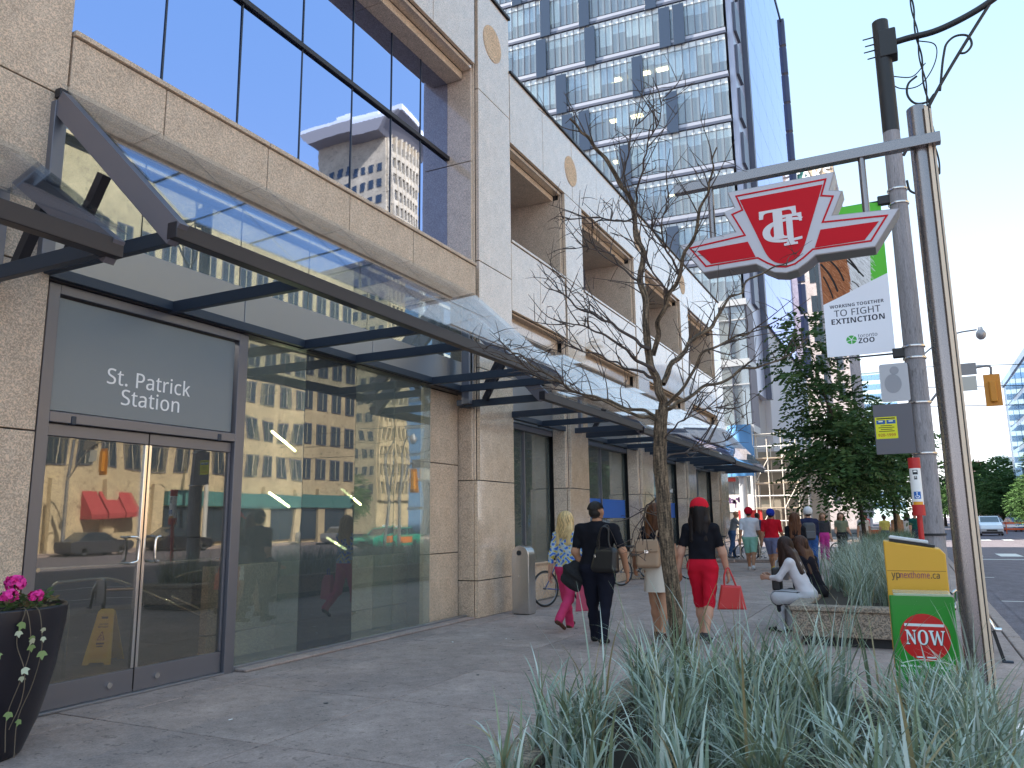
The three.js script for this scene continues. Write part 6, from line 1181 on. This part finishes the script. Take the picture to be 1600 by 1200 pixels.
  person('cyclist in grey hoodie and jeans with a black backpack', [-6.35, 0.12, -31.8], AWAY - 1.0, { H: 1.8, top: C(0.2, 0.21, 0.23), bottom: C(0.05, 0.1, 0.22), sleeve: 1.9, skin: 'tan', hairStyle: 'bald', stride: 0.3, lean: 0.25, armR: { elbow: [0.04, -0.13, 0.1], wrist: [0.0, -0.16, 0.24] }, armL: { elbow: [-0.04, -0.13, 0.1], wrist: [0.0, -0.16, 0.24] } });
  person('pedestrian in a white top beyond the leafy tree', [-1.9, 0, -37.5], 0.1, { H: 1.8, top: C(0.6, 0.58, 0.58), bottom: C(0.3, 0.28, 0.26), sleeve: 0.6, hair: C(0.2, 0.12, 0.08), hairStyle: 'long', hairLen: 0.1, stride: 0.3 });
  person('pedestrian in a brown dress beyond the far planter', [-0.6, 0, -38.2], AWAY + 0.3, { H: 1.8, top: C(0.3, 0.17, 0.1), bottom: C(0.3, 0.17, 0.1), sleeve: 0.4, skin: 'tan', hair: C(0.3, 0.2, 0.1), hairStyle: 'long', legs: 'skirt', stride: 0.3 });
  person('pedestrian in a dark green shirt near the bus stop', [0.1, 0, -38.6], 0.3, { H: 1.85, top: C(0.02, 0.09, 0.08), bottom: C(0.04, 0.05, 0.08), sleeve: 0.7, hair: C(0.03, 0.02, 0.02), stride: 0.25 });
  const crowd = [['woman in a lilac top crossing beyond the trees', -3.6, -38, C(0.35, 0.25, 0.4), C(0.06, 0.07, 0.1), 0.3], ['man in a grey shirt waiting at the crossing', -2.9, -40, C(0.25, 0.26, 0.28), C(0.05, 0.06, 0.09), 2.8], ['woman in a red top in the crowd at the crossing', -2.0, -41, C(0.45, 0.04, 0.05), C(0.35, 0.33, 0.3), 0.6], ['man in a yellow shirt in the crowd at the crossing', -1.2, -42, C(0.5, 0.4, 0.1), C(0.08, 0.09, 0.12), 3.3], ['woman in a pale dress at the right of the crowd', -0.2, -41.5, C(0.55, 0.5, 0.46), C(0.55, 0.5, 0.46), 2.6], ['man in a navy shirt by the bicycle rails', -5.9, -35, C(0.03, 0.04, 0.1), C(0.2, 0.18, 0.15), 2.9]];
  crowd.forEach(([l, x, z, a, b, r], i) => person(l, [x, 0, z], r, { H: 1.72 + (i % 3) * 0.07, top: a, bottom: b, sleeve: 0.7, skin: ['tan', 'light', 'brown'][i % 3], hair: C(0.04, 0.025, 0.02), hairStyle: i % 2 ? 'short' : 'long', hairLen: 0.12, stride: 0.3, cell: 0.02, group: 'crowd at the crossing' }));
  // the seated woman, side on to the pavement
  person('woman in white top and striped skirt sitting on the planter edge', [-1.42, 0.0, -12.2], -Math.PI / 2 - 0.15, { H: 1.68, detail: 1, build: 0.96, pose: 'sit', lean: 0.42, nod: 0.5, top: C(0.6, 0.57, 0.6), bottom: C(0.5, 0.5, 0.53), stripe: C(0.03, 0.03, 0.035), sleeve: 1.7, hair: C(0.035, 0.018, 0.014), hairStyle: 'long', hairLen: 0.24, legs: 'long', shoes: C(0.03, 0.03, 0.03), waist: 0.56, armR: { elbow: [0.01, -0.13, 0.09], wrist: [-0.03, -0.13, 0.2] }, armL: { elbow: [-0.01, -0.13, 0.09], wrist: [0.03, -0.13, 0.2] } });
  const hb = thing('black_handbag', 'black handbag on the lap of the seated woman', 'bag', [-1.84, 0.58, -12.25], Math.PI / 2); part('pouch', (() => { const g = new RoundedBoxGeometry(0.26, 0.32, 0.12, 3, 0.03); g.translate(0, 0.16, 0); return g; })(), std({ color: C(0.01, 0.01, 0.013), roughness: 0.5 }), hb); part('handle', tube([[-0.08, 0.3, 0], [-0.07, 0.4, 0.01], [0.07, 0.4, 0.01], [0.08, 0.3, 0]], 0.009, 6, 20), std({ color: C(0.4, 0.4, 0.42), roughness: 0.4 }), hb);
  person('woman in black with long brown hair sitting behind the woman in white', [-1.38, 0.0, -12.85], -Math.PI / 2 - 0.5, { H: 1.68, build: 1.1, pose: 'sit', lean: 0.32, nod: 0.3, top: C(0.012, 0.011, 0.016), bottom: C(0.02, 0.02, 0.025), sleeve: 1.9, hair: C(0.07, 0.03, 0.018), hairStyle: 'long', hairLen: 0.26, shoes: C(0.03, 0.03, 0.03), armR: { elbow: [0.01, -0.13, 0.09], wrist: [-0.03, -0.15, 0.2] }, armL: { elbow: [-0.01, -0.13, 0.09], wrist: [0.03, -0.15, 0.2] } });
}

// ---------------------------------------------------------------- bicycles and cars
function bicycle(label, pos, turn, col, lean = 0) {
  const o = thing('bicycle', label, 'bicycle', pos, turn, 'bicycles left along the pavement'), paintM = std({ color: col, roughness: 0.35 }); o.rotation.z = 0;
  const inner = V(0, 0, 0), R = 0.34, bb = [0.0, 0.29, 0], st = [-0.14, 0.82, 0], hd = [0.42, 0.80, 0], hdl = [0.46, 0.66, 0], rear = [-0.46, R, 0], fr = [0.58, R, 0];
  for (const [n, c] of [['rear_wheel', rear], ['front_wheel', fr]]) {
    const w = sub(n, o); part('tyre', (() => { const g = new THREE.TorusGeometry(R - 0.02, 0.02, 8, 40); g.translate(...c); return flat(g); })(), M.rubber, w);
    part('rim', (() => { const g = new THREE.TorusGeometry(R - 0.045, 0.009, 6, 40); g.translate(...c); return flat(g); })(), M.alu, w);
    const sp_ = []; for (let i = 0; i < 20; i++) { const a = i / 20 * 6.283; sp_.push(rod([c[0], c[1], i % 2 ? 0.025 : -0.025], [c[0] + Math.cos(a) * (R - 0.045), c[1] + Math.sin(a) * (R - 0.045), 0], 0.0018, 0.0018, 4)); } part('spokes', merge(sp_), M.alu, w);
    part('hub', rod([c[0], c[1], -0.05], [c[0], c[1], 0.05], 0.02), M.alu, w);
  }
  part('frame', merge([rod(bb, st, 0.018), rod(bb, hdl, 0.02), rod([-0.12, 0.72, 0], hd, 0.018), rod(hd, hdl, 0.022), rod(bb, rear, 0.012), rod(st, rear, 0.011)]), paintM, o);
  part('fork', merge([rod(hdl, [0.5, 0.6, 0], 0.018), tube([[0.49, 0.62, 0.04], [0.53, 0.48, 0.045], [0.58, R, 0.045]], 0.012, 6, 12), tube([[0.49, 0.62, -0.04], [0.53, 0.48, -0.045], [0.58, R, -0.045]], 0.012, 6, 12)]), paintM, o);
  part('saddle', (() => { const g = new THREE.SphereGeometry(0.1, 14, 8); g.scale(1.35, 0.38, 0.75); g.translate(-0.18, 0.95, 0); return flat(g); })(), M.black, o); part('seat_post', rod(st, [-0.165, 0.93, 0], 0.013), M.alu, o);
  part('handlebar', tube([[0.36, 1.0, -0.3], [0.4, 1.02, -0.16], [0.42, 0.99, 0], [0.4, 1.02, 0.16], [0.36, 1.0, 0.3]], 0.012, 8, 30), M.black, o); part('stem', rod(hd, [0.42, 0.99, 0], 0.015), M.alu, o);
  part('chainring', (() => { const g = new THREE.TorusGeometry(0.09, 0.008, 6, 24); g.translate(0, 0.29, 0.05); return flat(g); })(), M.alu, o);
  part('crank', rod([0, 0.29, 0.07], [0.1, 0.16, 0.07], 0.011), M.alu, o); part('pedal', rbx(0.05, 0.145, 0.14, 0.15, 0.17, 0.07, 0.004), M.black, o);
  return o;
}
bicycle('blue bicycle leaning near the pier behind the blonde woman', [-6.2, 0, -14.5], 1.15, C(0.03, 0.06, 0.22));
bicycle('black bicycle parked between the man and the bare tree', [-6.35, 0, -19.6], 0.9, C(0.02, 0.02, 0.02));
bicycle('dark bicycle parked behind the woman in the beige skirt', [-6.1, 0, -21.6], 0.35, C(0.03, 0.03, 0.035));
bicycle('white bicycle behind the man in the white shirt', [-5.2, 0, -31.5], 0.1, C(0.6, 0.6, 0.58));
bicycle('grey bicycle under the cyclist at the rail', [-6.5, 0, -31.6], 0.5, C(0.2, 0.2, 0.22));
bicycle('bicycle held by the woman in the green top', [-2.4, 0, -33.2], 0.9, C(0.05, 0.05, 0.06));
for (const [x, z, label] of [[-6.9, -31.0, 'steel bicycle rail beside the cyclist'], [-5.6, -31.2, 'steel bicycle rail behind the man in mint shorts']]) {
  const o = thing('bicycle_rail', label, 'bicycle rack', [x, 0, z]); part('hoop', tube([[-0.35, 0.12, 0], [-0.35, 0.75, 0], [-0.28, 0.95, 0], [0.28, 0.95, 0], [0.35, 0.75, 0], [0.35, 0.12, 0]], 0.028, 8, 40), M.steel, o); part('plinth', rbx(-0.8, 0, 0.4, 0.8, 0.12, -0.4, 0.02), M.concreteC, o);
}
function car(label, pos, turn, col, opt = {}) {
  const o = thing(opt.name || 'car', label, opt.name === 'taxi' ? 'taxi' : 'car', pos, turn, opt.group || 'cars on the avenue'), p = phy({ color: col, roughness: 0.3, metalness: 0.2, clearcoat: 1, clearcoatRoughness: 0.05 });
  const suv = opt.suv ? 0.22 : 0, side = [[-2.15, 0.32], [-1.75, 0.24], [1.8, 0.24], [2.2, 0.36], [2.25, 0.62], [2.1, 0.78 + suv * 0.5], [1.0, 0.92 + suv], [-1.75, 0.95 + suv], [-2.2, 0.9 + suv], [-2.24, 0.6]];
  part('body', (() => { const g = extr(side, 1.66, 0.06); g.translate(0, 0, -0.83); return g; })(), p, o);
  const cab = [[-1.85, 0.93 + suv], [0.95, 0.9 + suv], [0.2, 1.4 + suv], [-1.2, 1.42 + suv]];
  part('glasshouse', (() => { const g = extr(cab, 1.44, 0.05); g.translate(0, 0, -0.72); return g; })(), phy({ color: C(0.05, 0.07, 0.09), roughness: 0.04, metalness: 0.4, clearcoat: 1 }), o);
  part('roof', (() => { const g = extr([[-1.25, 1.42 + suv], [0.22, 1.4 + suv], [0.1, 1.48 + suv], [-1.1, 1.5 + suv]], 1.4, 0.04); g.translate(0, 0, -0.7); return g; })(), opt.roof ? std({ color: opt.roof, roughness: 0.4 }) : p, o);
  for (const s of [-1, 1]) { part('pillar', bar(V(0.98, 0.93 + suv, s * 0.76), V(0.22, 1.43 + suv, s * 0.72), 0.06, 0.06), p, o); part('pillar', bar(V(-0.45, 0.93 + suv, s * 0.775), V(-0.5, 1.43 + suv, s * 0.74), 0.05, 0.07), p, o); part('mirror', rbx(0.72, 0.93 + suv, s * 0.9, 0.86, 1.06 + suv, s * 1.04, 0.03), p, o); part('headlight', rbx(2.06, 0.6 + suv * 0.5, s * 0.5, 2.24, 0.74 + suv * 0.5, s * 0.84, 0.03), phy({ color: C(0.8, 0.82, 0.85), roughness: 0.08, clearcoat: 1 }), o); part('tail_light', rbx(-2.27, 0.68 + suv, s * 0.55, -2.1, 0.84 + suv, s * 0.84, 0.03), std({ color: C(0.4, 0.01, 0.01), roughness: 0.2 }), o); }
  part('grille', rbx(2.2, 0.42, -0.42, 2.3, 0.6, 0.42, 0.02), M.black, o); part('bumper', rbx(2.12, 0.28, -0.8, 2.3, 0.4, 0.8, 0.04), M.black, o);
  for (const x of [-1.38, 1.4]) for (const s of [-1, 1]) { const w = sub('wheel', o); w.position.set(x, 0.33, s * 0.82); part('tyre', (() => { const g = new THREE.TorusGeometry(0.235, 0.095, 10, 26); return flat(g); })(), M.rubber, w); part('rim', (() => { const g = new THREE.CylinderGeometry(0.19, 0.19, 0.14, 20); g.rotateX(Math.PI / 2); return flat(g); })(), M.alu, w); }
  if (opt.name === 'taxi') { part('roof_sign', rbx(-0.5, 1.53, -0.25, -0.3, 1.68, 0.25, 0.03), M.white, o); part('door_panel', bx(-1.0, 0.4, 0.9, 0.9, 0.85, -0.9), std({ color: C(0.55, 0.16, 0.02), roughness: 0.4 }), o); }
  return o;
}
car('white sport utility car coming up the avenue behind the steel post', [6.2, ROAD_Y, -84], -Math.PI / 2, C(0.6, 0.62, 0.66), { suv: 1 });
car('blue car in the traffic far up the avenue', [10.4, ROAD_Y, -104], -1.3, C(0.1, 0.16, 0.32)); car('grey car behind the orange barrier far up the avenue', [13.4, ROAD_Y, -102], -1.3, C(0.3, 0.34, 0.36)); car('dark blue car at the right edge of the far traffic', [15.8, ROAD_Y, -98], -1.3, C(0.04, 0.06, 0.16)); car('pale car stopped behind the blue car', [8.8, ROAD_Y, -112], -1.4, C(0.55, 0.55, 0.6));
car('green and orange taxi across the avenue mirrored in the shopfront', [19.5, ROAD_Y, -47], -Math.PI / 2, C(0.01, 0.3, 0.2), { name: 'taxi', group: 'cars across the avenue' });
car('black car parked across the avenue before the cream building', [32.6, ROAD_Y, -40], Math.PI / 2, C(0.02, 0.02, 0.025), { group: 'cars across the avenue' }); car('dark grey car parked across the avenue left of the black car', [32.6, ROAD_Y, -33.5], Math.PI / 2, C(0.06, 0.06, 0.07), { group: 'cars across the avenue' }); car('silver car parked across the avenue by the street tree', [32.6, ROAD_Y, -56], Math.PI / 2, C(0.4, 0.4, 0.42), { group: 'cars across the avenue' });
// orange and white barriers at the far crossing
const barM = std({ color: C(0.55, 0.1, 0.03), roughness: 0.6 });
for (const [x, z, label] of [[9.2, -92, 'orange road barrier before the blue car'], [12.2, -88, 'orange road barrier at the right edge of the crossing'], [14.6, -90, 'orange road barrier before the dark blue car'], [-1.3, -43, 'red fabric barrier behind the pedestrians']]) { const o = thing('road_barrier', label, 'barrier', [x, ROAD_Y, z], 0, 'barriers at the crossing'); for (const y of [0.35, 0.65, 0.95]) part('board', rbx(-1.2, y, 0.03, 1.2, y + 0.18, -0.03, 0.01), y === 0.65 ? M.white : barM, o); for (const s of [-1, 1]) part('leg', rbx(s * 1.0 - 0.04, 0, 0.25, s * 1.0 + 0.04, 1.15, -0.03, 0.01), barM, o); }

renderer.render(scene, camera);
